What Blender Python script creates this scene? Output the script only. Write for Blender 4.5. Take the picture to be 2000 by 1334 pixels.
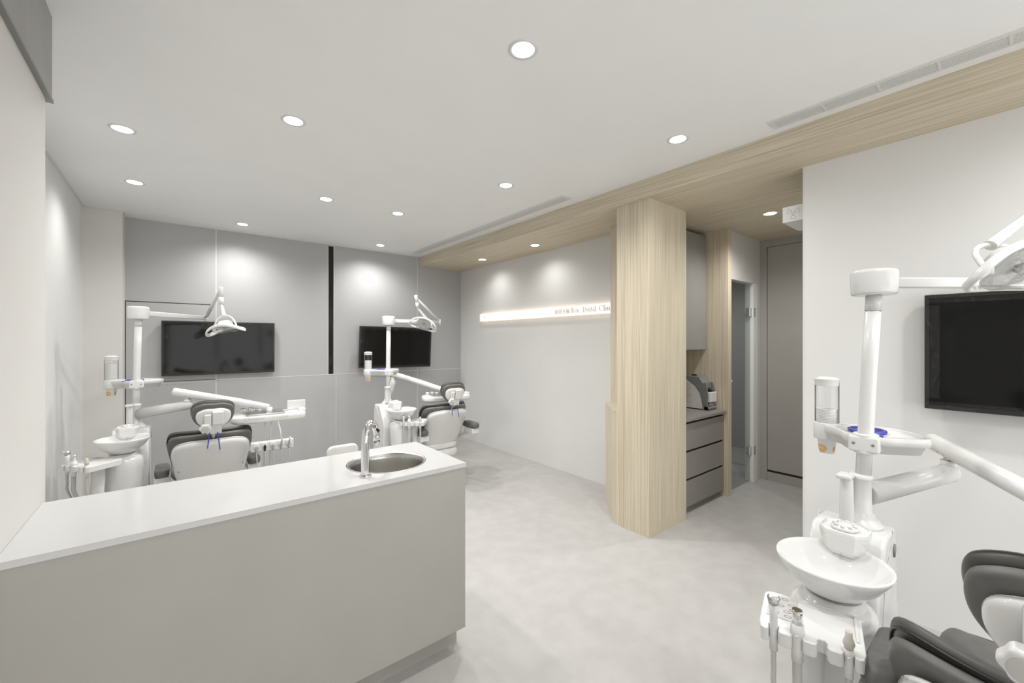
import bpy, bmesh, math, random
from math import sin, cos, pi, radians
from mathutils import Vector, Matrix
random.seed(4)
for o in list(bpy.data.objects): bpy.data.objects.remove(o)
S = bpy.context.scene
COL = S.collection

# ------------------------------------------------------------------ camera
cam_data = bpy.data.cameras.new('camera')
cam_data.sensor_width = 36; cam_data.lens = 14.626
cam_data.clip_start = 0.02
cam = bpy.data.objects.new('camera', cam_data); COL.objects.link(cam)
cam.location = (0, 0, 1.48); cam.rotation_euler = (radians(90), 0, radians(-38.872))
S.camera = cam

# ------------------------------------------------------------------ exposure, world
S.view_settings.view_transform = 'Standard'
S.view_settings.look = 'None'
S.view_settings.gamma = 1
S.view_settings.use_curve_mapping = False
S.view_settings.exposure = 0.27
w = bpy.data.worlds.new('world'); S.world = w; w.use_nodes = True
w.node_tree.nodes['Background'].inputs[0].default_value = (0.9, 0.95, 1, 1)
w.node_tree.nodes['Background'].inputs[1].default_value = 1.0
CE = 2.696      # main ceiling
BE = 2.56       # wood ceiling

def area(name, loc, rot, sx, sy, power, color=(1, 1, 1)):
    l = bpy.data.lights.new(name, 'AREA'); l.shape = 'RECTANGLE'; l.size = sx; l.size_y = sy
    l.energy = power; l.color = color
    o = bpy.data.objects.new(name, l); COL.objects.link(o); o.location = loc; o.rotation_euler = rot
    return o
# added fill at the unseen window behind the camera, tilted up to brighten the ceiling
area('daylight_fill', (1.3, -2.75, 1.5), (radians(118), 0, 0), 3.0, 2.0, 42, (1.0, 0.985, 0.96))

SPOTS = [(1.124, 1.32), (0.501, 2.541), (-0.242, 3.253), (2.346, 1.321), (-0.25, 4.282), (0.994, 3.764),
         (1.996, 2.552), (1.636, 3.758), (0.533, 5.112), (2.004, 5.135),
         (1.12, -0.2), (0.2, -1.2), (2.346, -0.4), (2.3, -1.6)]
BSPOTS = [(3.137, 4.516), (3.131, 3.472), (3.898, 1.366)]
def spot(name, loc, power, size=155, blend=1.0, color=(1, 0.99, 0.975)):
    l = bpy.data.lights.new(name, 'SPOT'); l.energy = power; l.spot_size = radians(size); l.spot_blend = blend
    l.shadow_soft_size = 0.045; l.color = color
    o = bpy.data.objects.new(name, l); COL.objects.link(o); o.location = loc
    return o
for i, (x, y) in enumerate(SPOTS): spot('downlight_beam', (x, y, CE - 0.03), 22 if x < -0.2 else (40 if y > 5 else (51 if y > 2.4 else 33)))
spot('downlight_beam', (BSPOTS[0][0], BSPOTS[0][1], BE - 0.03), 10, 156)
spot('downlight_beam', (BSPOTS[1][0], BSPOTS[1][1], BE - 0.03), 10, 156)
spot('downlight_beam', (BSPOTS[2][0], BSPOTS[2][1], BE - 0.03), 42, 158)
spot('downlight_beam', (5.2, 2.7, BE - 0.03), 26, 150)  # added lamp without a fixture, brightens the room behind the glass door

# ------------------------------------------------------------------ materials
def mat(name, col, rough=0.5, metal=0.0, spec=0.5, emit=None, es=0, trans=0, alpha=1, coat=0, ior=1.45):
    m = bpy.data.materials.new(name); m.use_nodes = True
    b = m.node_tree.nodes['Principled BSDF']
    b.inputs['Base Color'].default_value = (*col, 1)
    b.inputs['Roughness'].default_value = rough
    b.inputs['Metallic'].default_value = metal
    b.inputs['Specular IOR Level'].default_value = spec
    b.inputs['IOR'].default_value = ior
    b.inputs['Transmission Weight'].default_value = trans
    b.inputs['Alpha'].default_value = alpha
    b.inputs['Coat Weight'].default_value = coat
    if emit:
        b.inputs['Emission Color'].default_value = (*emit, 1); b.inputs['Emission Strength'].default_value = es
    return m
def nodes(m): return m.node_tree.nodes, m.node_tree.links, m.node_tree.nodes['Principled BSDF']
def noise_mat(name, c1, c2, scale, rough=0.5, stretch=(1, 1, 1), detail=6, bump=0, spec=0.5, lo=0.35, hi=0.65):
    m = mat(name, c1, rough, spec=spec); n, l, b = nodes(m)
    g = n.new('ShaderNodeNewGeometry'); mp = n.new('ShaderNodeMapping'); mp.inputs['Scale'].default_value = stretch
    t = n.new('ShaderNodeTexNoise'); t.inputs['Scale'].default_value = scale; t.inputs['Detail'].default_value = detail
    r = n.new('ShaderNodeValToRGB'); r.color_ramp.elements[0].position = lo; r.color_ramp.elements[1].position = hi
    r.color_ramp.elements[0].color = (*c1, 1); r.color_ramp.elements[1].color = (*c2, 1)
    l.new(g.outputs['Position'], mp.inputs['Vector']); l.new(mp.outputs[0], t.inputs['Vector'])
    l.new(t.outputs['Fac'], r.inputs[0]); l.new(r.outputs[0], b.inputs['Base Color'])
    if bump:
        bp = n.new('ShaderNodeBump'); bp.inputs['Strength'].default_value = bump; bp.inputs['Distance'].default_value = 0.002
        l.new(t.outputs['Fac'], bp.inputs['Height']); l.new(bp.outputs[0], b.inputs['Normal'])
    return m
def wood(name, axis):
    # pale oak veneer, grain running along one axis
    st = {'z': (1, 1, 0.012), 'y': (1, 0.012, 1), 'x': (0.012, 1, 1)}[axis]
    m = mat(name, (0.6, 0.5, 0.36), 0.5, spec=0.3); n, l, b = nodes(m)
    g = n.new('ShaderNodeNewGeometry'); mp = n.new('ShaderNodeMapping'); mp.inputs['Scale'].default_value = st
    l.new(g.outputs['Position'], mp.inputs['Vector'])
    t1 = n.new('ShaderNodeTexNoise'); t1.inputs['Scale'].default_value = 130; t1.inputs['Detail'].default_value = 5
    t2 = n.new('ShaderNodeTexNoise'); t2.inputs['Scale'].default_value = 22; t2.inputs['Detail'].default_value = 3
    t2.inputs['Distortion'].default_value = 0.2
    l.new(mp.outputs[0], t1.inputs['Vector']); l.new(mp.outputs[0], t2.inputs['Vector'])
    mx = n.new('ShaderNodeMath'); mx.operation = 'ADD'
    m1 = n.new('ShaderNodeMath'); m1.operation = 'MULTIPLY'; m1.inputs[1].default_value = 0.85
    m2 = n.new('ShaderNodeMath'); m2.operation = 'MULTIPLY'; m2.inputs[1].default_value = 0.15
    l.new(t1.outputs['Fac'], m1.inputs[0]); l.new(t2.outputs['Fac'], m2.inputs[0])
    l.new(m1.outputs[0], mx.inputs[0]); l.new(m2.outputs[0], mx.inputs[1])
    r = n.new('ShaderNodeValToRGB'); e = r.color_ramp.elements
    e[0].position = 0.36; e[0].color = (0.50, 0.43, 0.315, 1); e[1].position = 0.62; e[1].color = (0.68, 0.61, 0.48, 1)
    k = e.new(0.47); k.color = (0.60, 0.53, 0.405, 1)
    l.new(mx.outputs[0], r.inputs[0]); l.new(r.outputs[0], b.inputs['Base Color'])
    bp = n.new('ShaderNodeBump'); bp.inputs['Strength'].default_value = 0.15; bp.inputs['Distance'].default_value = 0.001
    l.new(mx.outputs[0], bp.inputs['Height']); l.new(bp.outputs[0], b.inputs['Normal'])
    return m
M = {}
M['ceiling'] = noise_mat('ceiling_paint', (0.86, 0.858, 0.848), (0.875, 0.873, 0.863), 3, 0.8, spec=0.2)
M['wall'] = noise_mat('light_wall_paint', (0.72, 0.717, 0.700), (0.74, 0.737, 0.720), 2.0, 0.55, spec=0.3)
M['wallw'] = noise_mat('warm_wall_paint', (0.68, 0.668, 0.645), (0.70, 0.688, 0.665), 2.0, 0.6, spec=0.3)
M['grey'] = noise_mat('grey_wall_panel', (0.445, 0.447, 0.447), (0.46, 0.462, 0.462), 1.5, 0.38, spec=0.4)
M['greywarm'] = noise_mat('warm_grey_laminate', (0.40, 0.383, 0.358), (0.415, 0.398, 0.372), 3, 0.5, spec=0.3)
M['cab'] = noise_mat('taupe_laminate', (0.27, 0.258, 0.243), (0.283, 0.271, 0.255), 3, 0.5, spec=0.3)
M['counter'] = noise_mat('counter_laminate', (0.39, 0.379, 0.350), (0.403, 0.392, 0.363), 4, 0.45, spec=0.35)
M['drawer'] = noise_mat('drawer_laminate', (0.27, 0.255, 0.235), (0.283, 0.268, 0.248), 4, 0.45, spec=0.3)
M['floor'] = noise_mat('resin_floor', (0.445, 0.436, 0.422), (0.480, 0.470, 0.456), 9.0, 0.42, detail=12, bump=0.02, spec=0.35, lo=0.38, hi=0.62)
M['stone'] = noise_mat('grey_stone', (0.27, 0.265, 0.255), (0.34, 0.335, 0.325), 5, 0.35, stretch=(1, 1, 0.5), detail=8)
M['quartz'] = mat('white_quartz', (0.58, 0.582, 0.575), 0.12, spec=0.5)
M['white'] = mat('white_plastic', (0.72, 0.72, 0.708), 0.22, spec=0.5)
M['whitem'] = mat('white_matt', (0.70, 0.70, 0.685), 0.5, spec=0.4)
M['ceramic'] = mat('white_ceramic', (0.72, 0.72, 0.71), 0.05, spec=0.6, coat=0.4)
M['pale'] = mat('pale_grey_plastic', (0.55, 0.545, 0.53), 0.35)
M['midgrey'] = mat('mid_grey_plastic', (0.22, 0.22, 0.21), 0.35)
M['tan'] = mat('beige_plastic', (0.58, 0.55, 0.48), 0.4)
M['black'] = mat('black_plastic', (0.012, 0.012, 0.012), 0.35)
M['dark'] = mat('dark_gap', (0.03, 0.03, 0.03), 0.8, spec=0.1)
M['screen'] = mat('screen_glass', (0.008, 0.008, 0.008), 0.07, spec=0.2)
M['chrome'] = mat('chrome', (0.72, 0.72, 0.73), 0.06, metal=1)
M['metal'] = mat('satin_metal', (0.55, 0.55, 0.54), 0.28, metal=1)
M['blue'] = mat('blue_plastic', (0.055, 0.065, 0.36), 0.3)
M['silver'] = mat('mirror_silver', (0.85, 0.86, 0.86), 0.02, metal=1)
M['leather'] = noise_mat('dark_grey_leather', (0.075, 0.073, 0.070), (0.085, 0.083, 0.08), 30, 0.38, spec=0.45, bump=0.05)
M['leatherm'] = noise_mat('mid_grey_leather', (0.125, 0.122, 0.116), (0.14, 0.137, 0.13), 30, 0.42, spec=0.45, bump=0.05)
M['hose'] = mat('grey_hose', (0.50, 0.50, 0.48), 0.45)
M['paper'] = mat('white_paper', (0.76, 0.75, 0.735), 0.7)
M['cupart'] = mat('brown_print', (0.62, 0.38, 0.16), 0.7)
M['vent'] = mat('vent_metal', (0.70, 0.70, 0.69), 0.45)
M['lamp'] = mat('lamp_glow', (1, 1, 1), 0.5, emit=(1, 0.98, 0.94), es=7)
M['signlamp'] = mat('sign_glow', (0.35, 0.34, 0.33), 0.6, spec=0.2, emit=(1, 0.94, 0.88), es=0.72)
M['signside'] = mat('sign_side', (0.35, 0.30, 0.26), 0.6, spec=0.2, emit=(1, 0.80, 0.64), es=1.5)
M['lettering'] = mat('sign_letter', (0.50, 0.41, 0.37), 0.6)
M['ventshade'] = mat('vent_recess_shade', (0.16, 0.16, 0.16), 0.8)
M['woodz'] = wood('oak_vertical', 'z'); M['woody'] = wood('oak_lengthwise', 'y')
def brushed():
    m = mat('brushed_steel', (0.50, 0.49, 0.465), 0.26, metal=1); n, l, b = nodes(m)
    b.inputs['Anisotropic'].default_value = 0.6
    g = n.new('ShaderNodeNewGeometry'); mp = n.new('ShaderNodeMapping'); mp.inputs['Scale'].default_value = (14, 14, 0.4)
    t = n.new('ShaderNodeTexNoise'); t.inputs['Scale'].default_value = 12; t.inputs['Detail'].default_value = 3
    bp = n.new('ShaderNodeBump'); bp.inputs['Strength'].default_value = 0.6; bp.inputs['Distance'].default_value = 0.002
    l.new(g.outputs['Position'], mp.inputs['Vector']); l.new(mp.outputs[0], t.inputs['Vector'])
    l.new(t.outputs['Fac'], bp.inputs['Height']); l.new(bp.outputs[0], b.inputs['Normal'])
    return m
M['steel'] = brushed()
def clear(name, tint, gloss=0.12, bump=0.0, bscale=12):
    m = bpy.data.materials.new(name); m.use_nodes = True; n = m.node_tree.nodes; l = m.node_tree.links; n.clear()
    o = n.new('ShaderNodeOutputMaterial'); mix = n.new('ShaderNodeMixShader'); t = n.new('ShaderNodeBsdfTransparent')
    g = n.new('ShaderNodeBsdfGlossy'); f = n.new('ShaderNodeLayerWeight'); pw = n.new('ShaderNodeMath'); pw.operation = 'POWER'; pw.inputs[1].default_value = 4
    ml = n.new('ShaderNodeMath'); ml.operation = 'MULTIPLY'; ml.inputs[1].default_value = 0.6
    l.new(f.outputs['Facing'], pw.inputs[0]); l.new(pw.outputs[0], ml.inputs[0]); ad = n.new('ShaderNodeMath'); ad.operation = 'ADD'
    ad.inputs[1].default_value = gloss; ad.use_clamp = True
    t.inputs[0].default_value = (*tint, 1); g.inputs['Roughness'].default_value = 0.05
    l.new(ml.outputs[0], ad.inputs[0]); l.new(ad.outputs[0], mix.inputs[0]); l.new(t.outputs[0], mix.inputs[1]); l.new(g.outputs[0], mix.inputs[2])
    l.new(mix.outputs[0], o.inputs[0])
    if bump:
        ge = n.new('ShaderNodeNewGeometry'); x = n.new('ShaderNodeTexNoise'); x.inputs['Scale'].default_value = bscale; x.inputs['Detail'].default_value = 6
        x.inputs['Distortion'].default_value = 1.5
        bp = n.new('ShaderNodeBump'); bp.inputs['Strength'].default_value = bump; bp.inputs['Distance'].default_value = 0.02
        l.new(ge.outputs['Position'], x.inputs['Vector']); l.new(x.outputs['Fac'], bp.inputs['Height']); l.new(bp.outputs[0], g.inputs['Normal'])
    return m
M['glass'] = clear('clear_glass', (0.86, 0.89, 0.88), 0.05)
M['acrylic'] = clear('clear_acrylic', (0.95, 0.955, 0.955), 0.03)
M['lens'] = clear('clear_lens', (0.93, 0.93, 0.92), 0.16, 0.6, 40)
M['film'] = clear('plastic_film', (0.92, 0.92, 0.91), 0.03, 1.0, 40)
M['darkglass'] = mat('dark_window_glass', (0.015, 0.015, 0.016), 0.08, spec=0.5)

# ------------------------------------------------------------------ helpers
def sm(bm, fs=None):
    for f in (fs or bm.faces): f.smooth = True
class MB:
    def __init__(s): s.bm = bmesh.new(); s.hard = False
    def merge(s, b, mtx=None):
        if mtx is not None: bmesh.ops.transform(b, matrix=mtx, verts=b.verts)
        me = bpy.data.meshes.new('tmp'); b.to_mesh(me); b.free(); s.bm.from_mesh(me); bpy.data.meshes.remove(me); return s
    def box(s, x0, y0, z0, x1, y1, z1, bev=0, mtx=None, seg=2):
        b = bmesh.new(); bmesh.ops.create_cube(b, size=1)
        bmesh.ops.scale(b, vec=(abs(x1-x0), abs(y1-y0), abs(z1-z0)), verts=b.verts)
        bmesh.ops.translate(b, vec=((x0+x1)/2, (y0+y1)/2, (z0+z1)/2), verts=b.verts)
        if bev:
            s.hard = True
            bmesh.ops.bevel(b, geom=list(b.edges), offset=bev, segments=seg, affect='EDGES', profile=0.6)
            sm(b)
        return s.merge(b, mtx)
    def rings(s, rings, cap=True, smooth=True, mtx=None, closed=True):
        b = bmesh.new(); rr = [[b.verts.new(p) for p in r] for r in rings]
        n = len(rings[0])
        for a, c in zip(rr, rr[1:]):
            for i in range(n if closed else n-1):
                j = (i+1) % n
                try: b.faces.new((a[i], a[j], c[j], c[i]))
                except ValueError: pass
        if smooth: sm(b)
        if cap and closed:
            for r in (rr[0], rr[-1]):
                try: f = b.faces.new(r)
                except ValueError: continue
                f.smooth = False
        bmesh.ops.recalc_face_normals(b, faces=b.faces)
        return s.merge(b, mtx)
    def lathe(s, prof, c=(0, 0, 0), n=32, sx=1, sy=1, cap=True, mtx=None):
        return s.rings([[(c[0]+r*cos(2*pi*i/n)*sx, c[1]+r*sin(2*pi*i/n)*sy, c[2]+z) for i in range(n)] for r, z in prof], cap, True, mtx)
    def tube(s, pts, rad, n=16, cap=True, flat=1.0, smoothp=0, side=None):
        pts = [Vector(p) for p in pts]
        if smoothp: pts, rad = spline(pts, rad, smoothp)
        if not hasattr(rad, '__len__'): rad = [rad]*len(pts)
        R = []; up = None
        for i, p in enumerate(pts):
            t = (pts[min(i+1, len(pts)-1)] - pts[max(i-1, 0)]).normalized()
            if up is None:
                up = Vector(side) if side else (Vector((0, 0, 1)) if abs(t.z) < 0.9 else Vector((0, 1, 0)))
            up = (up - t*up.dot(t)).normalized(); sd = t.cross(up)
            R.append([tuple(p + up*(rad[i]*cos(2*pi*k/n)) + sd*(rad[i]*flat*sin(2*pi*k/n))) for k in range(n)])
        return s.rings(R, cap)
    def prism(s, poly, t, mtx=None, bev=0, seg=2):
        """poly in x-y, extruded from z=0 to z=t"""
        b = bmesh.new(); vs = [b.verts.new((x, y, 0)) for x, y in poly]; f = b.faces.new(vs)
        r = bmesh.ops.extrude_face_region(b, geom=[f]); ev = [v for v in r['geom'] if isinstance(v, bmesh.types.BMVert)]
        bmesh.ops.translate(b, vec=(0, 0, t), verts=ev); bmesh.ops.recalc_face_normals(b, faces=b.faces)
        if bev:
            s.hard = True
            ed = [e for e in b.edges if abs(e.verts[0].co.z - e.verts[1].co.z) < 1e-6]
            bmesh.ops.bevel(b, geom=ed, offset=bev, segments=seg, affect='EDGES', profile=0.6)
            sm(b)
        return s.merge(b, mtx)
    def pad(s, outline, t0, t1, rnd, mtx=None, bend=None, puff=0.0):
        """rounded slab: outline in x-y, from z=t0 to z=t1 with rounded rim rnd; bend(x,y)->dz"""
        cx = sum(p[0] for p in outline)/len(outline); cy = sum(p[1] for p in outline)/len(outline)
        w_ = max(abs(p[0]-cx) for p in outline)
        def ring(sh, z):
            out = []
            for x, y in outline:
                dx, dy = x-cx, y-cy; L = math.hypot(dx, dy); k = max(0.0, (L-sh)/L)
                X, Y = cx+dx*k, cy+dy*k
                out.append((X, Y, z + (bend(X, Y) if bend else 0)))
            return out
        R = []
        big = w_
        for fr in (0.02, 0.3, 0.6, 0.85): R.append([(cx+(p[0]-cx)*fr, cy+(p[1]-cy)*fr, p[2]) for p in ring(rnd, t0)])
        if bend: R = [[(x, y, t0 + bend(x, y)) for x, y, z in r] for r in R]
        for a in range(0, 5):
            th = pi/2*a/4; R.append(ring(rnd*(1-sin(th)), t0 + min(rnd, (t1-t0)/2)*(1-cos(th))))
        for a in range(0, 5):
            th = pi/2*a/4; R.append(ring(rnd*(1-cos(th)), t1 - min(rnd, (t1-t0)/2)*(1-sin(th))))
        for fr in (0.85, 0.6, 0.3, 0.02):
            R.append([(cx+(p[0]-cx)*fr, cy+(p[1]-cy)*fr, t1 + puff*min(1, (1-fr)*1.5)) for p in ring(rnd, t1)])
            if bend: R[-1] = [(x, y, z + bend(x, y)) for x, y, z in R[-1]]
        return s.rings(R, True, True, mtx)
    def build(s, name, m, parent=None, label=None):
        me = bpy.data.meshes.new(name); s.bm.to_mesh(me); s.bm.free()
        me.materials.append(M[m] if isinstance(m, str) else m)
        o = bpy.data.objects.new(name, me); COL.objects.link(o)
        if s.hard:
            wm = o.modifiers.new('weighted_normal', 'WEIGHTED_NORMAL'); wm.keep_sharp = True; wm.weight = 80
        if parent: o.parent = parent
        if label: o['label'] = label
        return o
def spline(pts, rad, n):
    if not hasattr(rad, '__len__'): rad = [rad]*len(pts)
    P = []; Q = []
    for i in range(len(pts)-1):
        p0, p1, p2, p3 = pts[max(i-1, 0)], pts[i], pts[i+1], pts[min(i+2, len(pts)-1)]
        for k in range(n):
            t = k/n
            P.append(0.5*((2*p1)+(p2-p0)*t+(2*p0-5*p1+4*p2-p3)*t*t+(3*p1-p0-3*p2+p3)*t**3)); Q.append(rad[i]+(rad[i+1]-rad[i])*t)
    P.append(pts[-1]); Q.append(rad[-1]); return P, Q
def outline(pts, n=6):
    """closed smooth outline through control points"""
    P = []; L = len(pts)
    for i in range(L):
        p0, p1, p2, p3 = [Vector(pts[(i+k-1) % L]) for k in range(4)]
        for k in range(n):
            t = k/n; q = 0.5*((2*p1)+(p2-p0)*t+(2*p0-5*p1+4*p2-p3)*t*t+(3*p1-p0-3*p2+p3)*t**3); P.append((q[0], q[1]))
    return P
def rrect(w, h, r, n=6, cx=0, cy=0):
    P = []
    for (sx, sy, a0) in ((1, 1, 0), (-1, 1, 90), (-1, -1, 180), (1, -1, 270)):
        for k in range(n+1):
            a = radians(a0 + 90*k/n); P.append((cx+sx*(w/2-r)+r*cos(a), cy+sy*(h/2-r)+r*sin(a)))
    return P
def frame(o, x, y, z):
    m = Matrix((Vector(x).normalized(), Vector(y).normalized(), Vector(z).normalized())).transposed().to_4x4()
    return Matrix.Translation(Vector(o)) @ m
def thing(name, label, cat, loc=(0, 0, 0), rz=0, group=None):
    o = bpy.data.objects.new(name, None); o.empty_display_size = 0.05; COL.objects.link(o); o.location = loc; o.rotation_euler = (0, 0, rz)
    return tag(o, label, cat, group)
def tag(o, label, cat, group=None):
    o['label'] = label; o['category'] = cat
    if group: o['group'] = group
    return o
def struct(o): o['kind'] = 'structure'; return o
def box(name, m, a, b_, bev=0, parent=None):
    return MB().box(*a, *b_, bev=bev).build(name, m, parent)

# ================================================================== the room
XL, XN, XS, XT, XE, YB = -0.655, -0.376, 3.438, 3.03, 4.90, 5.53
struct(box('floor', 'floor', (-0.9, -2.75, -0.05), (6.3, 5.7, 0)))
struct(box('ceiling', 'ceiling', (-0.9, -2.75, CE), (2.75, 5.7, CE+0.08)))
mb = MB(); mb.box(2.73, -2.75, BE, XS+0.06, YB+0.02, CE+0.08); mb.box(XS+0.06, 0.80, BE, 6.3, 3.7, CE+0.08)
struct(mb.build('ceiling_wood_beam', 'woody'))
# back wall with dark slot window
mb = MB()
mb.box(XL-0.1, YB, 0, 1.487, YB+0.12, CE); mb.box(1.552, YB, 0, XS+0.1, YB+0.12, CE)
mb.box(1.487, YB, 0, 1.552, YB+0.12, 1.068); mb.box(1.487, YB, 2.685, 1.552, YB+0.12, CE)
struct(mb.build('wall_back', 'grey'))
struct(box('wall_left', 'wall', (XL-0.1, 2.27, 0), (XL, YB+0.12, CE)))
struct(box('wall_pilaster', 'wallw', (XL, 5.295, 0), (-0.393, YB, CE)))
wn = MB().box(-0.9, -2.75, 0, XN, 2.268, CE).build('wall_near_left', 'wallw'); struct(wn)
struct(box('wall_stone_header', 'stone', (XN-0.05, -2.7, 2.385), (XN+0.012, 2.30, CE)))
struct(box('trim_stone_header', 'midgrey', (XN-0.05, -2.7, 2.375), (XN+0.016, 2.304, 2.385)))
struct(box('wall_sign', 'wall', (XS, 2.44, 0), (XS+0.1, YB, BE)))
struct(box('wall_right', 'wall', (XT, -2.75, 0), (XE, 0.877, BE)))
struct(box('trim_right_wall_corner', 'whitem', (XT-0.001, 0.866, 0), (XT+0.01, 0.879, BE)))
# wall behind the camera with a wide window
mb = MB(); mb.box(-0.9, -2.6, 0, XT, -2.5, 0.5); mb.box(-0.9, -2.6, 2.5, XT, -2.5, CE)
mb.box(-0.9, -2.6, 0.5, -0.2, -2.5, 2.5); mb.box(2.8, -2.6, 0.5, XT, -2.5, 2.5)
struct(mb.build('wall_rear', 'wallw'))
mb = MB()
for x in (-0.2, 0.8, 1.8, 2.76): mb.box(x, -2.57, 0.5, x+0.04, -2.53, 2.5)
mb.box(-0.2, -2.57, 0.5, 2.8, -2.53, 0.54); mb.box(-0.2, -2.57, 2.46, 2.8, -2.53, 2.5)
struct(mb.build('window_2', 'midgrey'))
# joints and trims of the grey panelling
mb = MB(); e = YB-0.0015
mb.box(0.329, e, 1.07, 0.337, YB, CE); mb.box(0.329, e, 0.0, 0.337, YB, 1.062)
mb.box(2.699, e, 1.07, 2.706, YB, CE); mb.box(2.699, e, 0.0, 2.706, YB, 1.062)
mb.box(1.579, e, 0.0, 1.583, YB, 1.062)
mb.box(0.337, e, 1.061, XS, YB, 1.068); mb.box(-0.12, e, 1.050, 0.337, YB, 1.056)
mb.box(1.480, e-0.002, 1.068, 1.487, YB, CE); mb.box(1.552, e-0.002, 1.068, 1.559, YB, CE)
struct(mb.build('trim_1', 'whitem'))
mb = MB(); mb.box(-0.393, e, 1.873, 0.300, YB, 1.880); mb.box(-0.3925, e, 0.1, -0.386, YB, 1.88); mb.box(-0.386, e, 1.068, 0.329, YB, 1.073)
struct(mb.build('trim_2', 'dark'))
struct(box('window_1', 'darkglass', (1.487, YB+0.03, 1.068), (1.552, YB+0.05, 2.685)))
struct(box('wall_slot_backing', 'dark', (1.47, YB+0.121, 1.05), (1.57, YB+0.13, 2.69)))
mb = MB(); mb.box(XL, 2.29, CE-0.012, XL+0.012, 5.295, CE); mb.box(XL, 5.283, CE-0.012, -0.381, 5.295, CE); mb.box(-0.393, 5.295, CE-0.012, -0.381, YB, CE)
struct(mb.build('trim_3', 'whitem'))

# wood column, wood wall end and the chamfered low cabinet behind it
o = MB().box(2.765, 1.785, 0.0, 3.300, 2.083, BE).build('wood_column', 'woodz')
struct(o); o['label'] = 'square oak-veneered column between the floor and the wood ceiling'
struct(MB().box(2.764, 1.784, 0.0, 3.3005, 2.0825, 0.10).build('baseboard_column', 'woodz'))
struct(box('wall_wood_end', 'woodz', (3.165, 2.0835, 0), (3.30, 2.455, BE)))
lc = thing('low_cabinet', 'low oak cabinet with chamfered corner tucked behind the wood column', 'cabinet', (0, 0, 0))
# niche: back, side panel
struct(box('wall_niche_back', 'woodz', (3.30, 2.40, 0), (4.165, 2.455, BE)))
o = MB().box(4.088, 1.795, 0.0, 4.165, 2.40, BE).build('wall_niche_panel', 'woodz'); struct(o)
poly = [(2.768, 2.0835), (2.797, 2.150), (3.097, 2.46), (3.164, 2.46), (3.164, 2.0835)]
MB().prism(poly, 0.905).build('body', 'woodz', lc)
MB().prism([(2.766, 2.0835), (2.795, 2.151), (3.096, 2.462), (3.164, 2.462), (3.164, 2.0835)], 0.012, Matrix.Translation((0, 0, 0.905))).build('top', 'woodz', lc)

# upper cabinet
uc = thing('upper_cabinet', 'taupe wall cabinet high in the oak niche above the scanner', 'cabinet', (3.305, 2.02, 1.405))
MB().box(0, 0.0, 0, 0.78, 0.375, 1.115).build('body', 'cab', uc)
MB().box(0.001, -0.02, -0.003, 0.778, -0.001, 1.112, bev=0.0015).build('door', 'cab', uc)
# drawer cabinet
dc = thing('drawer_cabinet', 'dark taupe three-drawer base cabinet built into the oak niche', 'cabinet', (3.305, 1.83, 0))
MB().box(0, 0.02, 0.07, 0.78, 0.565, 0.795).build('body', 'dark', dc)
MB().box(0, 0.04, 0, 0.78, 0.56, 0.069).build('plinth', 'drawer', dc)
for z0, z1 in ((0.062, 0.283), (0.303, 0.525), (0.545, 0.772)):
    MB().box(0.002, -0.0, z0, 0.778, 0.019, z1, bev=0.0015).build('drawer', 'drawer', dc)
wt = tag(MB().box(3.303, 1.808, 0.796, 4.086, 2.398, 0.822, bev=0.002).build('niche_worktop', 'drawer'),
         'thin dark taupe worktop on top of the drawer cabinet in the niche', 'worktop')

# end wall with flush door
mb = MB(); mb.box(XE+0.02, 0.80, 0, XE+0.12, 1.90, BE)
struct(mb.build('wall_end', 'greywarm'))
mb = MB(); mb.box(XE, 1.748, 0, XE+0.02, 1.90, BE); mb.box(XE, 0.877, 2.485, XE+0.02, 1.748, BE); mb.box(XE, 0.877, 0, XE+0.02, 0.938, 2.485)
struct(mb.build('trim_door_surround', 'greywarm'))
d = struct(MB().box(XE+0.003, 0.945, 0.118, XE+0.0199, 1.742, 2.480).build('door_2', 'greywarm'))
struct(box('door_gap_shade', 'dark', (XE+0.002, 0.943, 0.0961), (XE+0.0198, 1.744, 0.1179)))  # dark strip standing in for the shade in the gap under the door
struct(MB().box(XE+0.001, 0.942, 0.0, XE+0.018, 1.745, 0.096).build('trim_door_threshold', 'greywarm'))
# partition with the glass door
mb = MB(); mb.box(4.165, 1.815, 2.09, XE, 1.90, BE); mb.box(4.83, 1.815, 0, XE, 1.90, 2.09)
struct(mb.build('wall_glass_door', 'wallw'))
struct(MB().box(4.735, 1.8155, 0, 4.829, 1.90, 2.089).build('trim_white_jamb', 'ceiling'))
gd = thing('door_1', 'clear glass hinged door beside the oak niche panel', 'door', (4.18, 1.85, 0)); struct(gd)
MB().box(-0.012, 0, 0.008, 0.552, 0.010, 2.08).build('glass_pane', 'glass', gd)
for z in (0.33, 1.787):
    h = MB(); h.box(0.50, -0.012, z-0.045, 0.545, 0.018, z+0.045, bev=0.002); h.box(0.556, -0.036, z-0.045, 0.600, -0.0345, z+0.045); h.box(0.546, -0.02, z-0.045, 0.560, 0.0, z+0.045, bev=0.003)
    h.build('hinge', 'chrome', gd)
MB().lathe([(0.012, 0), (0.016, 0.004), (0.016, 0.028), (0.010, 0.03)], n=20, mtx=Matrix.Translation((0.075, 0.0, 1.09)) @ Matrix.Rotation(radians(90), 4, 'X')).build('knob', 'chrome', gd)
# room behind the glass
mb = MB(); mb.box(4.165, 3.5, 0, 6.2, 3.6, BE); mb.box(6.1, 0.9, 0, 6.2, 3.6, BE)
struct(mb.build('wall_xray_room', 'grey'))
struct(box('wall_xray_side', 'grey', (4.125, 2.46, 0), (4.163, 3.6, BE)))

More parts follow.
